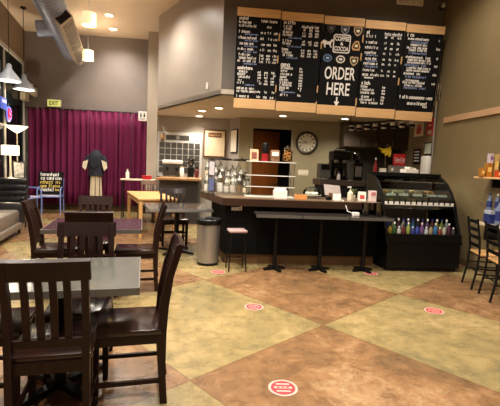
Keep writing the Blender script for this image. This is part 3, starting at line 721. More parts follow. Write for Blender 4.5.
MB().box((0, -.008, .085), (.08, .006, .1), (R(-8), 0, 0)).build('printed_picture', mat('card_print', (120, 58, 40), .6, var=.5, scale=30), q)
q = thing('canister', 'tall black and red canister on top of the glass display', 'canister', (.79, 6.1, ZT))
MB().lathe([(.05, 0), (.052, .01), (.052, .12)], seg=20).build('red_base', mat('dark_red_tin', (150, 24, 30), .35), q, True)
MB().lathe([(.052, .12), (.052, .25), (.04, .28), (0, .28)], seg=20).build('black_top', m_black, q, True)
q = thing('snack_bag', 'clear bag of brown treats with white label on glass display', 'bag', (.94, 6.1, ZT))
b = MB(); b.box((0, 0, .09), (.15, .08, .18), bev=.025); b.build('bag_body', mat('brown_treats', (126, 90, 62), .4, var=.5, scale=40), q, True)
MB().lo(-.05, .05, -.045, -.04, .09, .15).build('label', m_paper, q)
q = thing('cookie_jar', 'lidded glass jar of golden pretzels at right of display top', 'jar', (1.13, 6.1, ZT))
MB().lathe([(.06, 0), (.075, .02), (.078, .17), (.055, .2)], seg=24).build('glass_body', m_glass, q, True)
b = MB()
for k in range(9):
    a = k*2.4; c = Vector((.035*math.cos(a), .035*math.sin(a), .035+.017*k))
    b.tube([c+Vector((.026*math.cos(u*2*PI/8), .012*math.sin(u*2*PI/8+k), .026*math.sin(u*2*PI/8))) for u in range(8)], .009, 6, cyc=True)
b.build('pretzels', mat('golden_bake', (206, 140, 56), .5, var=.2), q, True)['kind'] = 'stuff'
MB().lathe([(.058, .2), (.06, .21), (.03, .235), (.012, .24), (.012, .26), (0, .26)], seg=20).build('lid', m_chrome, q, True)
q = thing('napkin_box', 'white box of napkins in front of the glass display', 'box', (1.0, 5.82, CT))
MB().lo(-.1, .1, -.05, .05, 0, .12, bev=.004).build('box_body', m_white, q)
MB().lo(-.085, .085, -.035, .035, .11, .15, bev=.01).build('napkins', m_paper, q)
q = thing('wood_tray', 'small orange wooden box on the counter right of the napkin box', 'box', (1.31, 5.82, CT))
MB().lo(-.085, .085, -.06, .06, 0, .07, bev=.004).build('box_body', mat('orange_wood', (206, 140, 76), .45, var=.12), q)
MB().lo(-.07, .07, -.045, .045, .065, .074).build('opening', m_brownwood, q)
q = thing('cake_dish', 'clear domed dish with white pastries below the clock', 'dish', (1.55, 6.12, CT))
MB().lathe([(.06, 0), (.05, .03), (.15, .045), (.155, .055), (0, .055)], seg=28).build('plate', m_white, q, True)
MB().lathe([(.135, .056), (.135, .1), (.1, .15), (.03, .17), (.02, .19), (0, .19)], seg=28).build('glass_dome', m_glass, q, True)
b = MB()
for k in range(5): b.sph((.07*math.cos(k*1.26), .07*math.sin(k*1.26), .075), .035, (1, 1, .6), 10)
b.build('pastry', m_paper, q, True)
q = thing('register_screen', 'tilted beige point-of-sale tablet on the counter', 'tablet', (1.86, 6.0, CT))
MB().box((0, .06, .13), (.26, .02, .22), (R(-42), R(4), 0), bev=.006).build('screen_back', mat('taupe_tablet', (126, 110, 100), .4), q)
MB().box((0, .05, .05), (.14, .16, .1), (0, 0, 0), taper=1.2, bev=.01).build('stand', m_brownwood, q)
q = thing('card_reader', 'black card reader with white screen before the tilted tablet', 'card reader', (1.80, 5.82, CT))
MB().box((-.06, .02, .028), (.07, .1, .055), bev=.012).build('reader_body', m_black, q)
MB().box((.06, 0, .05), (.12, .012, .1), (R(-10), 0, 0)).build('white_card', m_paper, q)
q = thing('soap_pump', 'white pump bottle on the counter right of the tablet', 'bottle', (2.12, 5.98, CT))
MB().lathe([(.04, 0), (.042, .01), (.042, .11), (.016, .135), (.016, .15), (0, .15)], seg=20).build('bottle_body', m_cream, q, True)
b = MB().cyl((0, 0, .15), (0, 0, .2), .006).cyl((0, 0, .2), (-.05, -.01, .195), .007).cyl((0, 0, .19), (0, 0, .21), .014); b.build('pump_head', m_white, q, True)
q = thing('menu_card', 'small white card with red print standing by the pump bottle', 'card', (2.28, 5.9, CT))
MB().box((0, 0, .07), (.12, .01, .14), (R(-8), 0, 0)).box((0, .035, .065), (.12, .006, .13), (R(14), 0, 0)).build('folded_card', m_paper, q)
MB().box((0, -.008, .06), (.07, .004, .06), (R(-8), 0, 0)).build('red_print', mat('pinkred_print', (196, 70, 66), .6, var=.3, scale=40), q)
q = thing('tip_box', 'pale pink and white box at the right end of countertop', 'box', (2.43, 5.88, CT))
MB().lo(-.05, .05, -.05, .05, 0, .16, bev=.004).build('box_body', mat('pale_pink_box', (226, 204, 200), .5), q)
MB().lo(-.035, .035, -.053, -.05, .09, .14).build('pink_label', mat('pink_print', (196, 116, 120), .6, var=.2, scale=40), q)
q = thing('small_plant', 'little potted plant between the pump bottle and red card', 'plant', (2.2, 6.08, CT))
MB().lathe([(.035, 0), (.045, .07), (.04, .07), (0, .06)], seg=16).build('pot', m_cream, q, True)
b = MB()
for k in range(14):
    a = k*2.4; b.beam([((.01*math.cos(a), .01*math.sin(a), .06), (.006*math.sin(a), -.006*math.cos(a), 0), (0, 0, .001)), ((.035*math.cos(a), .035*math.sin(a), .11+.004*k), (.014*math.sin(a), -.014*math.cos(a), 0), (0, 0, .001)), ((.06*math.cos(a), .06*math.sin(a), .12+.004*k), (.002, 0, 0), (0, 0, .001))])
b.build('leaves', mat('plant_green', (110, 118, 60), .5, var=.3), q)
# on the low bar
q = thing('charger', 'white charger block with cord on the low bar table', 'charger', (2.03, 5.45, .80))
MB().lo(-.045, .045, -.035, .035, 0, .05, bev=.008).build('block', m_white, q)
MB().tube([(-.03, .03, .03), (-.08, .12, .05), (-.1, .2, .17), (-.12, .3, .2)], .005, 6).build('cord', m_white, q)
m_smoke = glass('smoky_plastic', (150, 150, 156), .14, .08)
for x, lab in ((2.18, 'left clear cup stack upright on the low bar table'), (2.36, 'right clear cup stack on low bar beside display case')):
    q = thing('cup_stack', lab, 'cup', (x, 5.47, .80), 0, 'clear cup stacks on the low bar')
    for k in range(3): MB().lathe([(.045, .03*k), (.062, .13+.03*k), (.059, .13+.03*k), (.042, .006+.03*k)], seg=20, closed=True).build('cup', m_smoke, q, True)
    MB().lathe([(.05, 0), (.05, .012), (0, .012)], seg=18).build('coaster', m_black, q)

# ------------------------------------------------------------------ refrigerated display case
fc = thing('display_case', 'black curved-glass refrigerated display case at the counter end', 'display case', (3.1, 5.47, 0))
HW = .56
MB().lo(-HW, HW, .0, 1.0, .06, .42, bev=.01).build('base_cabinet', m_black, fc)
MB().lo(-HW+.03, HW-.03, .04, .96, 0, .06).build('plinth', m_dark, fc)
MB().lo(-HW+.03, HW-.03, .95, 1.0, .42, 1.40).build('back_wall', mat('case_back', (120, 112, 102), .4), fc)
prof = [(y*1.65, z) for y, z in [(0, .42), (.03, .5), (.06, .62), (.1, .76), (.13, .9), (.17, 1.04), (.23, 1.18), (.31, 1.3), (.42, 1.39), (.5, 1.41)]]
for sx in (-1, 1):
    x = sx*HW
    e = MB(); e.beam([((x, y, z), (.018, 0, 0), (0, .02, .008)) for y, z in prof]); e.build('side_rib', m_black, fc)
    MB().prism(prof+[(1.0, 1.41), (1.0, .42)], lambda u, v, t_: (x-sx*(.004+.006*t_), u, v)).build('side_glass', glass('side_glass', (215, 222, 220), .12), fc)
MB().lo(-HW-.01, HW+.01, .68, 1.01, 1.395, 1.43, bev=.008).build('top_panel', m_black, fc)
up_ = [p for p in prof if p[1] >= .9]
cg = MB(); cg.prism(up_+[(p[0]+.006, p[1]) for p in up_[::-1]], lambda u, v, t_: (-HW+.02+t_*(2*HW-.04), u, v)); cg.build('curved_glass', glass('case_glass', (226, 232, 228), .06), fc)
MB().lo(-HW+.02, HW-.02, .26, .95, .9, .93).build('lower_deck', m_black, fc)
MB().lo(-HW+.02, HW-.02, .235, .26, .955, 1.0).build('price_rail', m_white, fc)
MB().lo(-HW+.02, HW-.02, .26, .95, .94, .96).build('glass_deck', m_steel, fc)
b = MB()
for k in range(12): b.lo(-HW+.06+k*.088, -HW+.08+k*.088, .228, .236, .97, 1.035)
b.build('price_tick', m_black, fc)
for z in (1.08, 1.22): 
    MB().lo(-HW+.02, HW-.02, .36+.16*(z>1.15), .95, z, z+.012).build('glass_shelf', glass('case_shelf', (220, 226, 222), .25, .1), fc)
for z, xs in ((1.08, (-.4, -.2, .02, .25, .42)), (1.22, (-.44, -.26, -.02, .16, .3, .42))):
    for x in xs: MB().box((x, .355+.16*(z>1.15), z+.02), (.15, .006, .035), (R(-15), 0, 0)).build('price_tag', m_white, fc)
MB().lo(-HW+.04, HW-.04, .715, .755, 1.375, 1.392).build('case_lamp', mat('case_tube_light', (255, 240, 214), .4, emit=90), fc)
MB().lo(-HW, HW, .675, .69, 1.355, 1.40).build('lamp_lip', m_black, fc)
MB().lo(-HW+.02, HW-.02, .02, .95, .50, .51).build('lower_shelf', m_steel, fc)
MB().lo(-HW, HW, -.005, .05, .42, .555).build('front_lip', m_black, fc)
MB().prism([(0, .42), (.03, .5), (.06*1.65, .62), (.1*1.65, .76), (.13*1.65, .9), (.95, .9), (.95, .42)], lambda u, v, t_: (-HW+.01+.01*t_, u, v)).build('inner_side', m_black, fc)
dcols = [((206, 176, 60), 'yellow'), ((70, 110, 60), 'green'), ((222, 218, 210), 'white'), ((120, 40, 40), 'dark red'), ((176, 190, 90), 'lime'), ((60, 70, 160), 'blue'), ((70, 80, 180), 'bright blue'), ((130, 90, 150), 'purple'), ((220, 222, 226), 'white-capped'), ((176, 160, 120), 'tan'), ((60, 130, 190), 'sky blue'), ((150, 60, 50), 'brick red'), ((200, 196, 180), 'cream'), ((90, 40, 60), 'maroon'), ((60, 56, 60), 'charcoal')]
for i, (c, nm) in enumerate(dcols):
    bottle('drink_bottle', f'{nm} drink bottle, number {i+1} from left in front row of display case', 'bottle', (2.61+i*.07, 5.58, .511), .17+.035*math.sin(i*2.1), .03, mat('drink', tuple(int(v*.7) for v in c), .3, var=.1), (m_whitecap if i % 3 else m_black), 'drinks in the lower display case', None)
for i in range(13):
    c, nm = dcols[(i*4+5) % 15]
    bottle('drink_bottle', f'{nm} drink bottle, number {i+1} from left in back row of display case', 'bottle', (2.65+i*.076, 5.72, .511), .24, .031, mat('drink', tuple(int(v*.5) for v in c), .3, var=.1), (m_bluecap if i % 2 else m_whitecap), 'drinks in the lower display case', None)
for i, (x, z, c, w_) in enumerate([(2.72, 1.092, (226, 166, 104), .2), (2.98, 1.092, (230, 214, 180), .2), (3.25, 1.092, (206, 160, 120), .2), (3.48, 1.092, (196, 130, 84), .18), (2.74, 1.232, (186, 130, 90), .2), (3.02, 1.232, (214, 190, 150), .16), (3.3, 1.232, (176, 120, 96), .2), (2.8, .96, (226, 180, 110), .24), (3.2, .96, (200, 150, 96), .22)]):
    lv = {1.092: 'middle shelf', 1.232: 'top shelf', .96: 'lower deck'}[z]
    q = thing('pastry_plate', f'plate of pastries, {nth[[0, 1, 2, 3, 0, 1, 2, 0, 1][i]]} from left on the {lv} of the display case', 'pastry', (x, 6.17, z), 0, 'pastries in the display case')
    MB().lathe([(w_*.4, 0), (w_*.55, .012), (0, .006)], seg=18).build('plate', m_white, q, True)
    b = MB(); random.seed(i)
    for k in range(4): b.sph((w_*.3*math.cos(k*1.6), w_*.3*math.sin(k*1.6), .035), .045, (1, .8, .6), 10)
    b.build('pastry', mat('pastry', c, .6, var=.3, scale=30), q, True)
q = thing('paper_box', 'white paper boxes lying on top of the display case', 'box', (3.2, 6.3, 1.43), R(15))
MB().lo(-.13, .13, -.07, .07, 0, .06, bev=.006).build('carton', m_paper, q)
MB().box((.02, 0, .075), (.18, .1, .03), (0, .1, .3), bev=.004).build('carton', m_white, q)

ld_ = bpy.data.lights.new('case_tube', 'AREA'); ld_.shape = 'RECTANGLE'; ld_.size = 1.0; ld_.size_y = .05; ld_.energy = 3.5; ld_.color = (1, .92, .8)
lo_ = bpy.data.objects.new('case_tube', ld_); COL.objects.link(lo_); lo_.location = (3.1, 5.47+.735, 1.372)
# ------------------------------------------------------------------ kitchen wall things
ck = thing('wall_clock', 'round silver-rimmed wall clock right of the doorway', 'clock', (2.41, 10.35, 2.09))
MB().lathe([(.0, 0), (.29, 0), (.3, .03), (.27, .055), (.235, .04), (0, .04)], seg=48).build('rim', mat('dark_steel_rim', (70, 66, 60), .3, .6), ck, True)
def face(o): o.rotation_euler.x = PI/2; return o
ck.rotation_euler.x = PI/2
MB().lathe([(0, .041), (.232, .041), (.232, .044), (0, .044)], seg=48).build('dial', mat('dial_cream', (226, 222, 204), .5), ck)
b = MB()
for k in range(12):
    a = k*PI/6; b.box((.19*math.cos(a), .19*math.sin(a), .046), (.06, .022, .004), (0, 0, a))
b.build('hour_mark', m_black, ck)
MB().box((-.05, .02, .05), (.12, .014, .004), (0, 0, R(160))).build('hour_hand', m_black, ck)
MB().box((-.075, -.01, .052), (.17, .01, .004), (0, 0, R(5))).build('minute_hand', m_black, ck)
sp = thing('switch_plate', 'white four-gang switch plate on the wall below the clock', 'switch', (2.36, 10.35, 1.31))
MB().lo(-.14, .14, -.012, 0, -.075, .075, bev=.004).build('plate', m_cream, sp)
for k in range(4): MB().lo(-.105+k*.06, -.075+k*.06, -.02, -.012, -.035, .035).build('switch_lever', m_white, sp)
# framed print
fp = thing('framed_print', 'tall framed cream print with brown title on kitchen wall', 'picture', (.03, 10.95, 1.62))
MB().lo(-.3, .3, -.03, 0, 0, .74, bev=.006).build('frame', m_brownwood, fp)
MB().lo(-.265, .265, -.034, -.03, .035, .705).build('print_sheet', mat('cream_print', (226, 206, 172), .6, var=.05), fp)
MB().lo(-.18, .18, -.037, -.034, .53, .65).build('title_block', mat('title_brown', (116, 74, 54), .6, var=.2, scale=30), fp)
b = MB(); scribble(b, -.15, .15, .59, .05, -.0375, .008, 1); b.build('title_lettering', m_trimwood, fp)
fs = thing('framed_notice', 'narrow framed white notice seen edge-on on angled kitchen wall', 'picture', (.55, 10.6, 1.75), math.atan2(.6, -.23)+PI)
MB().lo(-.2, .2, -.03, 0, 0, .62).build('frame', m_black, fs)
MB().lo(-.18, .18, -.034, -.03, .03, .59).build('notice_sheet', m_paper, fs)
# tile board
tb = thing('tile_board', 'white grid board of dark square tiles on the kitchen wall', 'board', (-.93, 10.94, 1.06))
MB().lo(-.63, .63, -.03, 0, 0, 1.18, bev=.005).build('board', mat('pale_board', (196, 194, 190), .4, var=.06, scale=6), tb)
m_tile = mat('dark_tile', (72, 70, 68), .3, var=.2, scale=5)
b = MB()
for r_ in range(5):
    for c_ in range(7):
        b.lo(-.5+c_*.155, -.5+c_*.155+.136, -.04, -.03, .1+r_*.165, .1+r_*.165+.146, bev=.004)
b.build('tiles', m_tile, tb)
MB().lo(-.33, .28, -.04, -.03, .97, 1.1, bev=.004).build('title_strip', m_tile, tb)
MB().cyl((-.02, -.044, 1.035), (-.02, -.038, 1.035), .05).build('round_logo', mat('logo_grey', (140, 138, 134), .5), tb)
or_ = thing('ornament', 'small tan ornament at the top left corner of tile board', 'ornament', (-1.36, 10.89, 2.0))
MB().sph((0, 0, .1), .05, (1, .7, 1.5)).sph((.03, 0, .2), .03).build('body', mat('tan_ornament', (196, 150, 100), .5, var=.3), or_, True)
MB().lo(-.05, .05, -.02, .06, 0, .02).build('perch', m_brownwood, or_)
# kitchen prep counter with machines
pc = thing('prep_counter', 'high brown-topped prep counter below the tile board', 'counter', (-.78, 10.1, 0))
MB().lo(-.52, .52, -.75, .8, 1.03, 1.08, bev=.006).build('worktop', mat('prep_wood', (150, 112, 74), .3, var=.15), pc)
MB().lo(-.46, .46, -.6, .78, 0, 1.03).build('cabinet', mat('grey_cabinet', (40, 36, 32), .5), pc)
em = thing('white_machine', 'white-topped coffee machine on prep counter, left', 'machine', (-1.03, 10.5, 1.08))
MB().lo(-.24, .24, -.16, .2, .02, .32, bev=.02).build('body', mat('dark_machine_body', (58, 54, 52), .35), em)
MB().lo(-.25, .25, -.18, .2, .32, .42, bev=.03).build('top_cover', m_white, em)
for sx in (-.12, .12): MB().cyl((sx, -.22, .2), (sx, -.14, .2), .03).cyl((sx, -.34, .19), (sx, -.22, .2), .014).build('portafilter', m_black, em)
for sx in (-.2, .2): MB().cyl((sx, 0, 0), (sx, 0, .03), .02).build('foot', m_black, em)
em2 = thing('black_grinder', 'black grinder on the prep counter right of white-topped machine', 'grinder', (-.56, 10.45, 1.08))
MB().lo(-.08, .08, -.1, .1, 0, .26, bev=.015).build('body', m_black, em2)
MB().lathe([(.03, .26), (.085, .34), (.085, .46), (.05, .48), (0, .48)], seg=18).build('hopper', m_smoke, em2, True)
for k, (x, lab, c) in enumerate(((-.78, 'white cup stack on prep counter between the machines', m_white), (-.4, 'red-brown jar at right end of prep counter', mat('redbrown_jar', (96, 40, 40), .3)))):
    q = thing('kitchen_jar', lab, 'jar', (x, 10.3, 1.08))
    MB().lathe([(.045, 0), (.055, .02), (.055, .2), (.04, .22)], seg=18).build('jar_body', c, q, True)
    MB().lathe([(.044, .22), (.044, .26), (0, .26)], seg=16).build('lid', m_black if k else m_cream, q, True)
# doorway side: mugs on a rail
RA, RB = Vector((3.02, 8.95, 2.47)), Vector((3.86, 7.45, 2.47))
mr = thing('mug_rail', 'black ceiling-hung rail that carries the row of mugs', 'rail', RA)
d_ = RB-RA
MB().cyl((0, 0, 0), d_, .012).build('bar', m_blackmetal, mr, True)
for u in (.04, .96): MB().cyl(d_*u, d_*u+Vector((0, 0, .235)), .009).build('hanger_rod', m_blackmetal, mr, True)
mugm = [m_white, m_black]
for k in range(8):
    p = RA+d_*(.06+k*.126)
    side = 'leftmost mug' if k == 0 else ('rightmost mug' if k == 7 else f'{nth[k] if k < 6 else "seventh"} mug from left')
    q = thing('mug', f'{side} hanging on the rail under the menus', 'mug', (p.x, p.y, p.z-.155), R(20*k), 'mugs hanging on the rail')
    MB().lathe([(.05, 0), (.055, .01), (.055, .115), (.048, .115), (.046, .012), (0, .012)], seg=18).build('mug_body', m_white, q, True)
    MB().lathe([(.056, .03), (.0565, .03), (.0565, .085), (.056, .085)], seg=18, closed=True).build('dark_band', m_black, q, True) if k % 2 == 0 else MB().lathe([(.056, .0), (.0565, .0), (.0565, .05), (.056, .05)], seg=18, closed=True).build('dark_band', m_black, q, True)
    MB().tube([(.05, 0, .03), (.085, 0, .035), (.085, 0, .085), (.05, 0, .1)], .008, 6).build('handle', m_white, q)
    MB().tube([(0, 0, .155), (.012, 0, .13), (0, 0, .1), (-.03, 0, .1)], .004, 5).build('hook', m_blackmetal, q)
# upper cabinets and back counter
for k in range(4):
    x0 = 3.28+k*.44
    t = thing('wall_cabinet', ('leftmost', 'second', 'third', 'rightmost')[k]+' dark upper cabinet on the kitchen wall behind the bananas', 'cabinet', (x0+.22, 10.35, 2.02), 0, 'dark upper cabinets')
    MB().lo(-.22, .22, -.38, 0, 0, .62, bev=.003).build('body', m_cab, t)
    dd = MB().lo(-.21, .21, -.4, -.38, .01, .61, bev=.004).build('door', m_cab, t)
    MB().cyl((.17, -.42, .05), (.17, -.42, .17), .006).build('handle', m_steel, dd)
kb = thing('back_counter', 'dark back counter along the kitchen wall under the cabinets', 'counter', (4.1, 10.34, 0))
MB().lo(-.9, .9, -.65, 0, 0, .88).build('cabinet', m_cab, kb); MB().lo(-.92, .92, -.68, 0, .88, .92, bev=.004).build('worktop', m_black, kb)
MB().lo(-.9, .9, -.02, 0, .92, 2.0).build('backsplash', mat('slate_splash', (64, 60, 56), .4, var=.1), kb)
es = thing('equipment_stand', 'dark stand carrying the brewer behind the tablet', 'stand', (2.72, 8.4, 0))
MB().lo(-.5, .62, -.3, .35, 1.1, 1.22, bev=.01).build('top', m_cab, es); MB().lo(-.45, .55, -.26, .33, 0, 1.1).build('cabinet', m_dark, es)
gb = thing('grey_appliance', 'plain grey box-shaped appliance left of the black brewer', 'appliance', (2.37, 8.4, 1.22))
MB().lo(-.12, .1, -.15, .15, .02, .33, bev=.01).build('body', mat('dark_grey_appliance', (88, 86, 80), .45), gb)
for sx in (-.1, .08): MB().cyl((sx, -.1, 0), (sx, -.1, .03), .012).cyl((sx, .1, 0), (sx, .1, .03), .012).build('foot', m_black, gb)
MB().lo(-.1, .08, -.155, -.15, .2, .3).build('control_panel', m_black, gb)
br = thing('coffee_brewer', 'tall black coffee brewer with white lids on top behind counter', 'brewer', (2.68, 8.4, 1.22))
MB().lo(-.17, .17, -.05, .18, 0, .6, bev=.01).build('body', m_black, br)
MB().lo(-.18, .18, -.2, .18, .42, .6, bev=.015).build('brew_head', m_black, br)
MB().lo(-.17, .17, -.2, .18, 0, .04).build('base', m_blackmetal, br)
for sx in (-.08, .09): MB().lathe([(.03, .04), (.07, .07), (.075, .14), (.045, .22), (.05, .25), (0, .25)], c=(sx, -.11, 0), seg=18).build('carafe', m_smoke, br, True)
for sx in (-.08, .09): MB().cyl((sx, -.1, .36), (sx, -.1, .43), .05, .06).build('filter_basket', m_steel, br, True)
q = thing('paper_filters', 'white stack of paper filters on top of black brewer', 'filters', (2.66, 8.36, 1.82))
MB().lathe([(.1, 0), (.14, .03), (.12, .045), (0, .04)], seg=24).build('filter_stack', m_paper, q, True)
bg = thing('bean_grinder', 'steel and black grinder tower right of the coffee brewer', 'grinder', (3.08, 8.4, 1.22))
MB().lo(-.1, .1, -.12, .12, 0, .38, bev=.01).build('body', m_black, bg)
MB().lo(-.07, .07, -.13, -.12, .08, .3).build('front_plate', m_steel, bg)
MB().lathe([(.04, .38), (.1, .46), (.1, .58), (.06, .6), (0, .6)], seg=20).build('hopper', m_smoke, bg, True)
q = thing('spray_bottle', 'blue and white spray bottle standing before the brewer', 'bottle', (2.62, 8.16, 1.22))
MB().lathe([(.035, 0), (.04, .02), (.035, .1), (.014, .14), (0, .14)], seg=16).build('bottle_body', m_white, q, True)
MB().lo(-.02, .02, -.05, .02, .14, .18, bev=.006).build('trigger', m_blue, q)
# banana stand area
bs = thing('fruit_shelf', 'small grey stand behind the case holding bananas and boxes', 'stand', (3.62, 7.75, 0))
MB().lo(-.5, .4, -.22, .24, 1.38, 1.41, bev=.004).build('shelf_board', m_steel, bs)
MB().lo(-.3, .34, -.16, .2, 0, 1.38).build('cabinet', m_cab, bs)
bn = thing('banana_basket', 'wire banana hanger behind the display case', 'hanger', (3.45, 7.75, 1.41))
MB().lathe([(.1, 0), (.1, .012), (0, .014)], seg=24).build('base', m_cream, bn, True)
MB().tube([(.0, .06, .012), (0, .07, .45), (0, .05, .545), (0, -.01, .565), (0, -.03, .535)], .008, 8).build('hook_arm', m_chrome, bn, True)
m_ban = mat('banana_yellow', (232, 196, 40), .45, var=.08)
for k in range(4):
    q = thing('banana', f'{("first", "second", "third", "fourth")[k]} yellow banana from left in the hanging bunch', 'banana', (3.45, 7.715, 1.93), 0, 'bananas in the bunch')
    pts, rr = [], []
    for u in range(9):
        a = u/8; an = R(-20+62*k/3)
        x = -.02-.25*a*math.cos(R(10+22*k))-.0*a; z = -.015-.21*a*math.sin(R(10+22*k))-.06*math.sin(PI*a); y = -.02-.03*k*a
        pts.append((x+.06, y, z+.02)); rr.append([.006, .011, .021, .025, .026, .025, .021, .013, .006][u])
    MB().tube(pts, rr, 8).build('peel', m_ban, q, True)
    MB().cyl(pts[-1], (pts[-1][0]-.008, pts[-1][1], pts[-1][2]-.004), .005, .003, 6).build('tip', m_brownwood, q)
cs = thing('soda_sign', 'red soda sign with white script beside the bananas', 'sign', (3.64, 7.6, 1.56))
MB().lo(-.125, .125, -.02, .02, 0, .23, bev=.02).build('panel', m_red, cs)
text_mesh('Coca-Cola', .1, (0, -.0225, .125), width=.21, height=.08, parent=cs, m=m_chalk, name='script', bold=.001)
MB().tube([(-.1, -.022, .06), (-.03, -.022, .072), (.03, -.022, .055), (.1, -.022, .068)], .005, 6).build('swash', m_chalk, cs)
MB().lo(-.125, .125, -.05, .05, -.15, 0).build('dispenser_base', m_steel, cs)
q = thing('red_bottle', 'red bottle left of the banana bunch', 'bottle', (3.2, 7.68, 1.41))
MB().lathe([(.035, 0), (.035, .14), (.015, .2), (.015, .26), (0, .26)], seg=16).build('bottle_body', mat('dark_red_sauce', (150, 24, 36), .3), q, True)
MB().lathe([(.018, .25), (.018, .29), (0, .29)], seg=12).build('cap', m_white, q, True)
for k, (x, z_, w_, h_, c, lab) in enumerate(((3.32, 1.41, .12, .09, (214, 200, 176), 'cream packet heap under the bananas'), (3.5, 1.41, .13, .15, (120, 112, 98), 'grey carton between bananas and red sign'), (3.93, 1.41, .14, .1, (206, 198, 186), 'pale carton right of the red soda sign'))):
    q = thing('packet', lab, 'packet', (x, 7.6, z_), R(10*k), 'packets on the fruit stand')
    MB().lo(-w_/2, w_/2, -.04, .04, 0, h_, bev=.01).build('pack', mat('packet_paper', c, .6, var=.25, scale=25), q)
    MB().lo(-w_*.3, w_*.3, -.043, -.04, h_*.3, h_*.7).build('label', m_paper, q)

# ------------------------------------------------------------------ back of the room
CY0 = 11.38
def curtain(i, x0, x1, label):
    t = thing('curtain', label, 'curtain', ((x0+x1)/2, CY0, .17), 0, 'burgundy curtains on the back wall')
    W, H_ = x1-x0, 2.56; n = int(W/.025)
    b = MB(); rows_ = []
    ph = random.random()*6
    for j in range(7):
        z = H_*j/6; r_ = []
        for k in range(n+1):
            u = k/n; amp = .045*(1.05-.25*j/6)
            y = amp*math.sin(u*W*2*PI/.17+ph+.25*math.sin(j))+.018*math.sin(u*W*2*PI/.41+ph*2)
            r_.append(b.bm.verts.new((-W/2+W*u, y, z)))
        rows_.append(r_)
    for A, B in zip(rows_, rows_[1:]):
        for k in range(n): b.bm.faces.new((A[k], A[k+1], B[k+1], B[k]))
    cl = b.build('drape', m_curtain, t, True)
    so = cl.modifiers.new('thickness', 'SOLIDIFY'); so.thickness = .006
    g = MB()
    for k in range(int(W/.17)):
        x = -W/2+.08+k*.17; g.tube([(x, -.005+.03*math.cos(a*PI/5), H_-.01+.03*math.sin(a*PI/5)) for a in range(10)], .005, 5, cyc=True)
    g.build('rings', m_chrome, t)
random.seed(11)
cxs = [-4.98, -4.13, -3.35, -2.6, -2.25, -1.80]
for i in range(5):
    curtain(i, cxs[i]+.01, cxs[i+1]-.01, ('leftmost burgundy curtain panel, beside the window wall', 'burgundy curtain panel second from left, behind the writing-covered chair', 'middle burgundy curtain panel, behind the dressed stand', 'narrow burgundy curtain panel fourth from left', 'rightmost burgundy curtain panel under the restroom sign')[i])
rd = thing('curtain_rod', 'long dark rod carrying the burgundy curtains', 'rod', (-3.4, CY0, 2.74))
MB().cyl((-1.62, 0, 0), (1.62, 0, 0), .014).build('rod', m_blackmetal, rd, True)
for x in (-1.4, 0, 1.4): MB().lo(x-.012, x+.012, 0, .16, -.012, .012).build('bracket', m_blackmetal, rd)
ex = thing('exit_sign', 'lit green and cream EXIT sign above the curtains', 'sign', (-4.34, 11.54, 2.80))
MB().lo(-.18, .18, -.05, 0, 0, .2, bev=.006).build('housing', m_cream, ex)
MB().lo(-.165, .165, -.054, -.05, .015, .185).build('lit_face', mat('exit_face', (206, 206, 112), .5, emit=.8), ex)
text_mesh('EXIT', .14, (0, -.055, .1), width=.24, height=.11, parent=ex, m=mat('exit_letters', (70, 110, 50), .5), bold=.004)
rs = thing('restroom_sign', 'white restroom sign with two figures by the pale column', 'sign', (-1.93, 11.2, 2.52))
MB().lo(-.11, .11, -.01, 0, 0, .25, bev=.004).lo(-.02, .02, 0, .1, .1, .14).build('plate', m_white, rs)
for sx in (-1, 1):
    b = MB().cyl((sx*.045, -.016, .2), (sx*.045, -.01, .2), .016); 
    b.prism([(sx*.045-.025, .1), (sx*.045-.018, .175), (sx*.045+.018, .175), (sx*.045+.025, .1)] if sx > 0 else [(sx*.045-.018, .09), (sx*.045-.02, .175), (sx*.045+.02, .175), (sx*.045+.018, .09)], lambda u, v, t_: (u, -.01-.005*t_, v))
    b.build('figure', m_black, rs)
b = MB(); scribble(b, -.08, .08, .05, .03, -.011, .006, 1); b.build('lettering', m_black, rs)
# dressed stand
ds = thing('clothes_stand', 'stand wearing dark jacket and cream pleated skirt before curtain', 'mannequin', (-3.1, 11.05, 0))
MB().lathe([(.18, 0), (.18, .02), (.03, .035), (0, .035)], seg=24).build('base', m_blackmetal, ds, True)
MB().cyl((0, 0, .03), (0, 0, 1.62), .016).build('pole', m_blackmetal, ds, True)
b = MB(); n = 48; rg = []
for j, (z, r_) in enumerate(((.28, .15), (.6, .14), (.95, .125), (1.15, .11))):
    rg.append([b.bm.verts.new(((r_+.016*math.cos(a*9/48*2*PI))*math.cos(2*PI*a/n), (r_*.7+.016*math.cos(a*9/48*2*PI))*math.sin(2*PI*a/n), z)) for a in range(n)])
for A, B in zip(rg, rg[1:]):
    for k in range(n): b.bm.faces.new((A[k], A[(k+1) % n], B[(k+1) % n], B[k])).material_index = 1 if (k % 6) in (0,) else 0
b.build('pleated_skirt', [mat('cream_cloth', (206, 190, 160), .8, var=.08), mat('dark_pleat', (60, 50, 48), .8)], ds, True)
b = MB(); rg = []
for j, (z, r_) in enumerate(((1.0, .2), (1.12, .185), (1.3, .19), (1.45, .2), (1.56, .17), (1.64, .1), (1.68, .06))):
    rg.append([b.bm.verts.new((r_*math.cos(2*PI*a/24)*(1+.05*math.sin(a*3+j)), r_*.62*math.sin(2*PI*a/24), z)) for a in range(24)])
for A, B in zip(rg, rg[1:]):
    for k in range(24): b.bm.faces.new((A[k], A[(k+1) % 24], B[(k+1) % 24], B[k]))
b.bm.faces.new(rg[-1])
m_navyc = mat('navy_cloth', (30, 32, 44), .8, var=.3, scale=12)
b.build('jacket', m_navyc, ds, True)
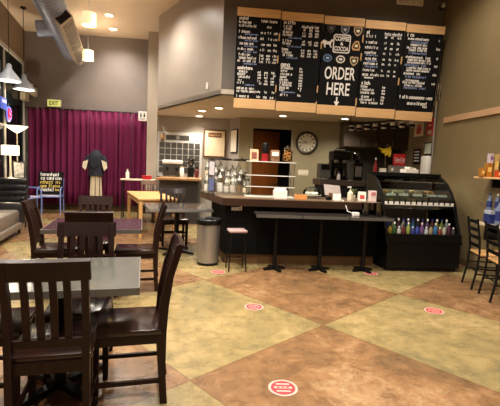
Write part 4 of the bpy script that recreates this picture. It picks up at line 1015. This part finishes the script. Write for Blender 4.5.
for sx in (-1, 1):
    MB().tube([(sx*.17, 0, 1.52), (sx*.25, -.02, 1.38), (sx*.24, -.05, 1.2)], [.06, .065, .05], 10).build('sleeve', m_navyc, ds, True)
    MB().prism([(sx*.17, 1.42), (sx*.3, 1.36), (sx*.32, 1.22), (sx*.24, 1.14), (sx*.2, 1.26)], lambda u, v, t_: (u, -.1-.02*t_, v)).build('cream_ruffle', m_cream, ds)
MB().prism([(-.05, 1.5), (.05, 1.5), (.09, 1.3), (.0, 1.2), (-.1, 1.28)], lambda u, v, t_: (u, -.125-.02*t_, v)).build('dark_scarf', m_navyc, ds)

# side table, sofa, chairs on the left
def armchair(name, label, loc, rz, group, board=False):
    t = thing(name, label, 'chair', loc, rz, group)
    for sx in (-1, 1):
        x = sx*.27
        MB().tube([(x, .24, 0), (x, .25, .3), (x, .24, .58), (x, .2, .65), (x, .1, .67), (x, -.16, .67), (x, -.24, .62)], .016, 8).build('front_leg', m_bluemetal, t, True)
        MB().tube([(x*.96, -.28, 0), (x*.96, -.22, .44), (x*.96, -.28, .9)], .016, 8).build('back_post', m_bluemetal, t, True)
        MB().cyl((x, -.24, .43), (x, .25, .43), .013).build('side_bar', m_bluemetal, t, True)
    for yy, zz in ((.25, .43), (-.23, .43), (-.275, .88)): MB().cyl((-.265, yy, zz), (.265, yy, zz), .013).build('cross_bar', m_bluemetal, t, True)
    MB().box((0, .0, .45), (.5, .46, .035), bev=.012).build('seat', mat('pale_seat', (176, 172, 186), .5), t, True)
    MB().box((0, -.255, .72), (.48, .02, .26), (R(-10), 0, 0), bev=.008).build('backrest', m_bluemetal, t, True)
    return t
ac = armchair('metal_armchair', 'blue metal armchair that holds the black lettered board', (-4.18, 10.84, 0), R(190), 'blue metal armchairs')
copy_tree(ac, (-4.54, 10.2, 0), R(258), 'blue metal armchair side-on near the window, without a board')
bo = thing('lettered_board', 'black board with white and yellow lettering propped on blue armchair', 'sign', (-4.17, 10.76, .47), R(10))
b = MB().box((0, 0, .27), (.5, .02, .54), bev=.004)
for r_, z in enumerate((.47, .38, .285, .195, .11)):
    for mi, args in (((1, (-.2, .2 if r_ < 2 else .08, z, .068, -.0095, .013, .95)),) + (((2, (.1, .21, z, .05, -.0095, .013, 1)),) if r_ >= 2 else ())):
        q = MB(); q.use(mi if r_ in (0, 1, 4) else 2); scribble(q, *args)
        me_ = bpy.data.meshes.new('tmp'); q.bm.to_mesh(me_); q.bm.free(); b.bm.from_mesh(me_); bpy.data.meshes.remove(me_)
o = b.build('board', [m_matteblack, m_chalk, mat('yellow_paint', (206, 180, 90), .7)], bo); o.rotation_euler.x = R(-14); o.location = (0, .03, .005); o.scale = (1.2, 1, 1.12)
LR = math.atan2(LWD.y, LWD.x)    # along the left wall
sf = thing('sofa', 'grey and black leather sofa at the left edge near window wall', 'sofa', (-3.72, 7.3, 0), R(11))
MB().box((-.1, -.35, .33), (.72, 1.7, .24), bev=.05).build('seat_cushion', m_greyleather, sf, True)
MB().box((-.08, -.36, .16), (.76, 1.74, .12), bev=.02).build('seat_frame', m_greyleather, sf, True)
MB().box((-.02, .44, .38), (.74, .16, .4), bev=.06).build('armrest', m_leather, sf, True)
MB().box((-.42, -.3, .5), (.2, 1.7, .5), (0, R(-8), 0), bev=.06).build('backrest', m_leather, sf, True)
for (x, y) in ((.24, .42), (.24, -1.15), (-.42, .42), (-.42, -1.15)): MB().box((x, y, .06), (.05, .05, .12), taper=.7).build('leg', m_darkwood, sf)
lg = thing('ribbed_lounge_chair', 'black lounge chair with horizontally ribbed back behind the sofa', 'chair', (-4.02, 8.42, 0), R(10))
for k in range(4): MB().box((0, .02*k, .56+.125*k), (.6, .14, .12), bev=.045).build('back_rib', m_leather, lg, True)
MB().box((0, -.2, .38), (.56, .42, .18), bev=.05).build('seat_cushion', m_leather, lg, True)
MB().box((.3, -.16, .62), (.08, .5, .07), bev=.03).build('armrest', m_leather, lg, True)
for sx in (-.25, .25):
    for sy in (-.35, .05): MB().cyl((sx, sy, 0), (sx, sy, .32), .018).build('leg', m_blackmetal, lg, True)
# console under the window
wc = thing('window_console', 'dark narrow console under the window holding picture and lamp', 'table', lw(2.3, 0, .22), LR)
MB().lo(-.36, .36, -.18, .18, .88, .92, bev=.004).build('top', m_darkwood, wc)
for sx in (-.32, .32):
    for sy in (-.15, .15): MB().lo(sx-.02, sx+.02, sy-.02, sy+.02, 0, .88).build('leg', m_darkwood, wc)
MB().lo(-.32, .32, -.15, .15, .25, .28).build('lower_shelf', m_darkwood, wc)
p = lw(2.4, .92, .22)
lm = thing('table_lamp', 'glowing white drum table lamp in front of the window', 'lamp', p)
MB().lathe([(.1, 0), (.1, .02), (.03, .05), (.02, .3), (.015, .52), (0, .52)], seg=20).build('lamp_base', m_cream, lm, True)
MB().lathe([(.17, .53), (.17, .74), (.165, .74), (.165, .53)], seg=28, closed=True).build('lamp_shade', mat('bright_shade', (255, 236, 200), .6, emit=3), lm, True)
light('POINT', 'table_lamp_light', p+Vector((0, 0, .62)), 14, (1, .82, .6), .05)
p = lw(2.05, .92, .3)
pf = thing('leaning_picture', 'small black and white framed picture leaning on window console', 'picture', p, R(28))
MB().box((0, 0, .2), (.24, .02, .4), (R(-12), 0, 0)).build('frame', m_black, pf)
MB().box((0, -.012, .2), (.19, .006, .34), (R(-12), 0, 0)).build('picture', mat('bw_print', (150, 146, 140), .6, var=.7, scale=14), pf)
def torch(label, p):
    tl = thing('torchiere_lamp', label, 'floor lamp', p, 0)
    MB().lathe([(.14, 0), (.14, .02), (.02, .04), (0, .04)], seg=24).build('base', m_cream, tl, True)
    MB().cyl((0, 0, .03), (0, 0, 1.98), .012).build('pole', m_cream, tl, True)
    MB().lathe([(.02, 1.96), (.08, 2.0), (.17, 2.06), (.235, 2.12), (.225, 2.12), (.16, 2.07), (.07, 2.02), (.02, 2.0)], seg=28, closed=True).build('bowl', mat('bowl_glow', (255, 236, 206), .5, emit=2.2), tl, True)
    light('SPOT', 'torchiere_uplight', (p[0], p[1], 2.14), 90, (1, .86, .66), .1, (PI, 0, 0), R(130), 1)
    MB().sph((0, 0, 2.07), .05).build('bulb', m_bulb, tl, True)
p = at_y(17, 131, 9.8); torch('white bowl torchiere floor lamp beside the left end of the curtain', (p.x, p.y, 0))
# neon signs in the window
def on_left(px, py, off):
    d = ray(px, py); k = (LWP+LWN*off-EYEP).dot(LWN)/d.dot(LWN); return EYEP+d*k
NRZ = math.atan2(LWN.x, -LWN.y)
p = on_left(3, 104, .06)
ne = thing('neon_sign', 'glowing blue rectangular sign hanging in the left window', 'sign', (p.x, p.y, p.z-.1), NRZ)
MB().lo(-.2, .2, -.02, .02, 0, .24, bev=.005).build('panel', mat('blue_sign_glow', (70, 92, 190), .4, emit=.35), ne)
MB().lo(-.12, .16, -.025, -.02, .13, .2).build('white_panel', mat('white_sign_glow', (190, 190, 220), .4, emit=.4), ne)
for x in (-.15, .15): MB().cyl((x, 0, .24), (x, 0, 1.0), .004).build('hanging_wire', m_steel, ne)
p = on_left(8, 114, .06)
n2 = thing('neon_sign', 'round red neon sign with blue outline below the blue sign', 'sign', (p.x, p.y, p.z), NRZ)
ring = lambda r_, k=1: [(r_*math.cos(a*PI/10), -.02, r_*.95*math.sin(a*PI/10)) for a in range(20)]
MB().tube(ring(.17), .016, 6, cyc=True).build('blue_tube', mat('blue_neon', (100, 110, 220), .4, emit=.8), n2, True)
MB().tube(ring(.11), .03, 6, cyc=True).build('red_tube', mat('red_neon', (160, 20, 60), .4, emit=.4), n2, True)
MB().tube([(-.08, -.03, -.05), (0, -.03, .05), (.08, -.03, -.03)], .015, 6).build('red_tube', mat('red_neon_script', (200, 40, 80), .4, emit=.6), n2, True)
MB().cyl((0, 0, 0), (0, .012, 0), .18).build('backing', m_black, n2)
for x in (-.1, .1): MB().cyl((x, .01, .1), (x, .01, .24), .004).build('hanging_wire', m_steel, n2)
# emergency light
p = lw(.42, 2.98, 0)
el = thing('emergency_light', 'twin-headed emergency light on the wall corner left of EXIT sign', 'emergency light', p, LR-PI)
MB().lo(-.12, .12, -.08, 0, -.06, .06, bev=.01).build('battery_box', m_cream, el)
el.rotation_euler.z = LR
for sx in (-1, 1):
    MB().cyl((sx*.1, .05, .06), (sx*.16, .1, .1), .012).build('arm', m_blackmetal, el)
    b = MB(); b.cyl((sx*.16, .06, .12), (sx*.18, .17, .1), .05, .075, 18); b.build('lamp_head', m_cream, el, True)
    MB().cyl((sx*.18, .171, .1), (sx*.181, .178, .1), .068).build('lens', m_white, el, True)
el.scale = (1.7, 1.7, 1.7)
for o in el.children:
    if o.name.startswith('battery'): 
        for v in o.data.vertices: v.co.y = -v.co.y
# ledge by the column with bottle and red tub
cl = thing('white_console', 'narrow white console in front of the pale column', 'table', (-1.85, 10.2, 0))
MB().lo(-.4, .42, -.14, .14, .955, .99, bev=.005).build('top', m_cream, cl)
for sx in (-.36, .38):
    for sy in (-.1, .1): MB().lo(sx-.012, sx+.012, sy-.012, sy+.012, 0, .955).build('leg', m_blackmetal, cl)
bottle('white_bottle', 'white bottle on narrow console right of the dressed stand', 'bottle', (-2.1, 10.18, .99), .24, .045, m_white, m_cream, None)
q = thing('red_tub', 'flat red tub on the narrow console beside the column', 'container', (-1.62, 10.15, .99))
MB().box((0, 0, .04), (.22, .16, .08), bev=.01, taper=.9).build('tub', m_red, q); MB().lo(-.115, .115, -.085, .085, .08, .095, bev=.004).build('lid', m_red, q)

# ------------------------------------------------------------------ pendants and duct
def drum(label, p, rr=.13):
    t = thing('drum_pendant', label, 'pendant lamp', (p[0], p[1], p[2]), 0, 'drum pendants over the back tables')
    MB().lathe([(rr, -.115), (rr, .115), (rr-.006, .115), (rr-.006, -.115)], seg=32, closed=True).build('shade', m_lamp, t, True)
    MB().cyl((0, 0, .1), (0, 0, CEIL-p[2]-.02), .005).build('cord', m_steel, t)
    MB().lathe([(.05, CEIL-p[2]-.03), (.05, CEIL-p[2]), (0, CEIL-p[2])], seg=16).build('canopy', m_white, t, True)
    MB().sph((0, 0, 0), .05).build('bulb', m_bulb, t, True)
    light('POINT', 'drum_bulb', (p[0], p[1], p[2]+.06), 26, (1, .84, .62), .06)
    MB().tube([(-rr+.005, 0, .09), (0, 0, .1), (rr-.005, 0, .09)], .004, 5).build('shade_spider', m_steel, t)
drum('nearer and larger cream drum pendant lamp hanging from the ceiling', at_y(89, 19.5, 8.2))
drum('farther and smaller cream drum pendant lamp, lower in view', at_y(88, 55.5, 10.4))
def cone(label, p):
    t = thing('cone_pendant', label, 'pendant lamp', tuple(p), 0, 'white cone pendants by the window')
    MB().lathe([(.225, -.16), (.215, -.12), (.06, .08), (.05, .16), (.02, .19), (.012, .19), (.04, .15), (.05, .08), (.205, -.125), (.215, -.16)], seg=36, closed=True).build('shade', mat('white_enamel', (170, 176, 186), .3), t, True)
    MB().cyl((0, 0, .18), (0, 0, CEIL-p[2]-.02), .006).build('cord', m_black, t)
    MB().lathe([(.06, CEIL-p[2]-.03), (.06, CEIL-p[2]), (0, CEIL-p[2])], seg=18).build('canopy', m_black, t, True)
    MB().sph((0, 0, -.06), .055).build('bulb', m_bulb, t, True)
    light('POINT', 'cone_bulb', (p[0], p[1], p[2]-.13), 16, (1, .86, .68), .05)
cone('white cone pendant lamp at left frame edge, nearer of two', at_y(9, 73, 8.75))
cone('white cone pendant lamp farther along the window, nearer curtain', at_y(24, 82.5, 9.75))
A = at_z(49, 0, 4.22); B = at_z(71, 50, 4.22); dd = (B-A).normalized(); A = A-dd*1.6
du = thing('air_duct', 'large silver spiral air duct hanging under the ceiling', 'duct', tuple(A), math.atan2(dd.y, dd.x))
L_ = (B-A).length
pr = []
n = int(L_/.07)
for k in range(n+1):
    pr.append((k*L_/n, .245+(.013 if k % 2 else 0)))
b = MB(); rg = []
for x, r_ in pr: rg.append([b.bm.verts.new((x, r_*math.cos(2*PI*a/36), r_*math.sin(2*PI*a/36))) for a in range(36)])
for P_, Q_ in zip(rg, rg[1:]):
    for k in range(36): b.bm.faces.new((P_[k], P_[(k+1) % 36], Q_[(k+1) % 36], Q_[k]))
b.build('spiral_pipe', m_duct, du, False)
MB().cyl((L_, 0, 0), (L_+.02, 0, 0), .265, seg=36).build('end_cap', m_duct, du, True)
rg_ = MB().box((L_-1.65, -.21, -.21), (3.2, .16, .3), (R(45), 0, 0), bev=.006).build('supply_register', mat('beige_duct_side', (196, 182, 160), .5, .1), du)
gr = MB()
for k in range(18): gr.box((L_-3.1+k*.165, -.27, -.27), (.12, .012, .24), (R(45), 0, 0))
gr.build('register_slats', mat('register_grey', (150, 142, 128), .5, .3), rg_)
MB().box((L_-3.26, -.21, -.21), (.03, .13, .25), (R(45), 0, 0)).build('register_opening', m_dark, rg_)
MB().box((L_+.04, -.2, -.12), (.26, .28, .26), (R(45), R(20), 0), bev=.01).build('end_grille', mat('pale_duct', (206, 202, 192), .4, .2), du)
MB().cyl((L_-1.9, .1, -.05), (L_-1.9, .46, -.1), .17, seg=28).build('branch_collar', mat('bluish_duct', (150, 164, 196), .35, .8), du, True)
for x in (L_-.5, L_-2.2): MB().lo(x-.015, x+.015, -.004, .004, .25, CEIL-A.z).build('hanger_strap', m_steel, du)

# ------------------------------------------------------------------ floor stickers
m_dred = mat('sticker_red', (170, 44, 50), .5, var=.1); m_dw = mat('sticker_pale', (196, 150, 138), .5, var=.06)
for (px, py, lab) in ((283, 388, 'round red and white floor sticker nearest the camera'), (254, 307, 'round red and white floor sticker in middle of floor, second nearest'), (434, 311, 'round red and white floor sticker at right before the metal chairs'),
                      (371, 273.5, 'round red and white floor sticker at display case foot'), (218, 272, 'round red and white floor sticker in front of trash can')):
    p = at_z(px, py, 0)
    t = thing('floor_sticker', lab, 'sticker', (p.x, p.y, .0005), R(-4), 'round floor stickers')
    def disc(mb, r_, z): return mb.lathe([(0, z-.0008), (r_, z-.0008), (r_, z), (0, z)], seg=36)
    disc(MB(), .098, .0018).build('white_rim', m_dw, t)
    disc(MB(), .08, .0028).build('red_disc', m_dred, t)
    b = MB()
    b.lo(-.06, .06, -.012, .012, .0028, .0036).lo(-.045, .045, .032, .05, .0028, .0036).lo(-.045, .045, -.05, -.034, .0028, .0036)
    b.build('pale_lettering', m_dw, t)
    b = MB(); b.use(0)
    for k in range(3): b.lo(-.04+k*.03, -.022+k*.03, -.006, .006, .0036, .0042)
    b.build('red_lettering', m_dred, t)

# ------------------------------------------------------------------ lights
WARM = (1, .92, .81)
def can(x, y, p, z=CEIL-.06, spot=R(150), col=WARM): return light('SPOT', 'ceiling_can_or_fill', (x, y, z), p, col, .1, (0, 0, 0), spot, 1)
LIGHTS = LV = dict(main=470, kitchen=150, world=.34)
for x, y, k in [(-2.49, 9.84, .8), (-2.64, 10.84, .45), (-3.6, 7.0, .8), (-.9, 5.4, 1.25), (-1.2, 3.0, 1.0), (.1, 3.9, 1.8), (1.9, 4.2, .6), (.9, 1.4, .8), (2.6, 2.4, .45), (1.0, -1.2, .9), (-1.6, -.2, .8), (3.0, 5.6, .5), (-2.8, 4.6, .9), (-1.4, 8.2, .8)]:  # those behind the camera are unseen, added for bounced ambient light
    can(x, y, LV['main']*k)
for x, y in [(.09, 8.88), (-.29, 9.52), (-.4, 10.5), (1.63, 9.5), (3.13, 9.4)]:
    can(x, y, LV['kitchen'], KC-.05, R(140), (1, .9, .74))
wd = bpy.data.worlds.new('world'); SC.world = wd; wd.use_nodes = True
bgn = wd.node_tree.nodes['Background']; bgn.inputs[0].default_value = (1, .93, .85, 1); bgn.inputs[1].default_value = LV['world']
SC.view_settings.view_transform = 'Standard'; SC.view_settings.look = 'None'; SC.view_settings.exposure = 0; SC.view_settings.gamma = 1; SC.view_settings.use_curve_mapping = False
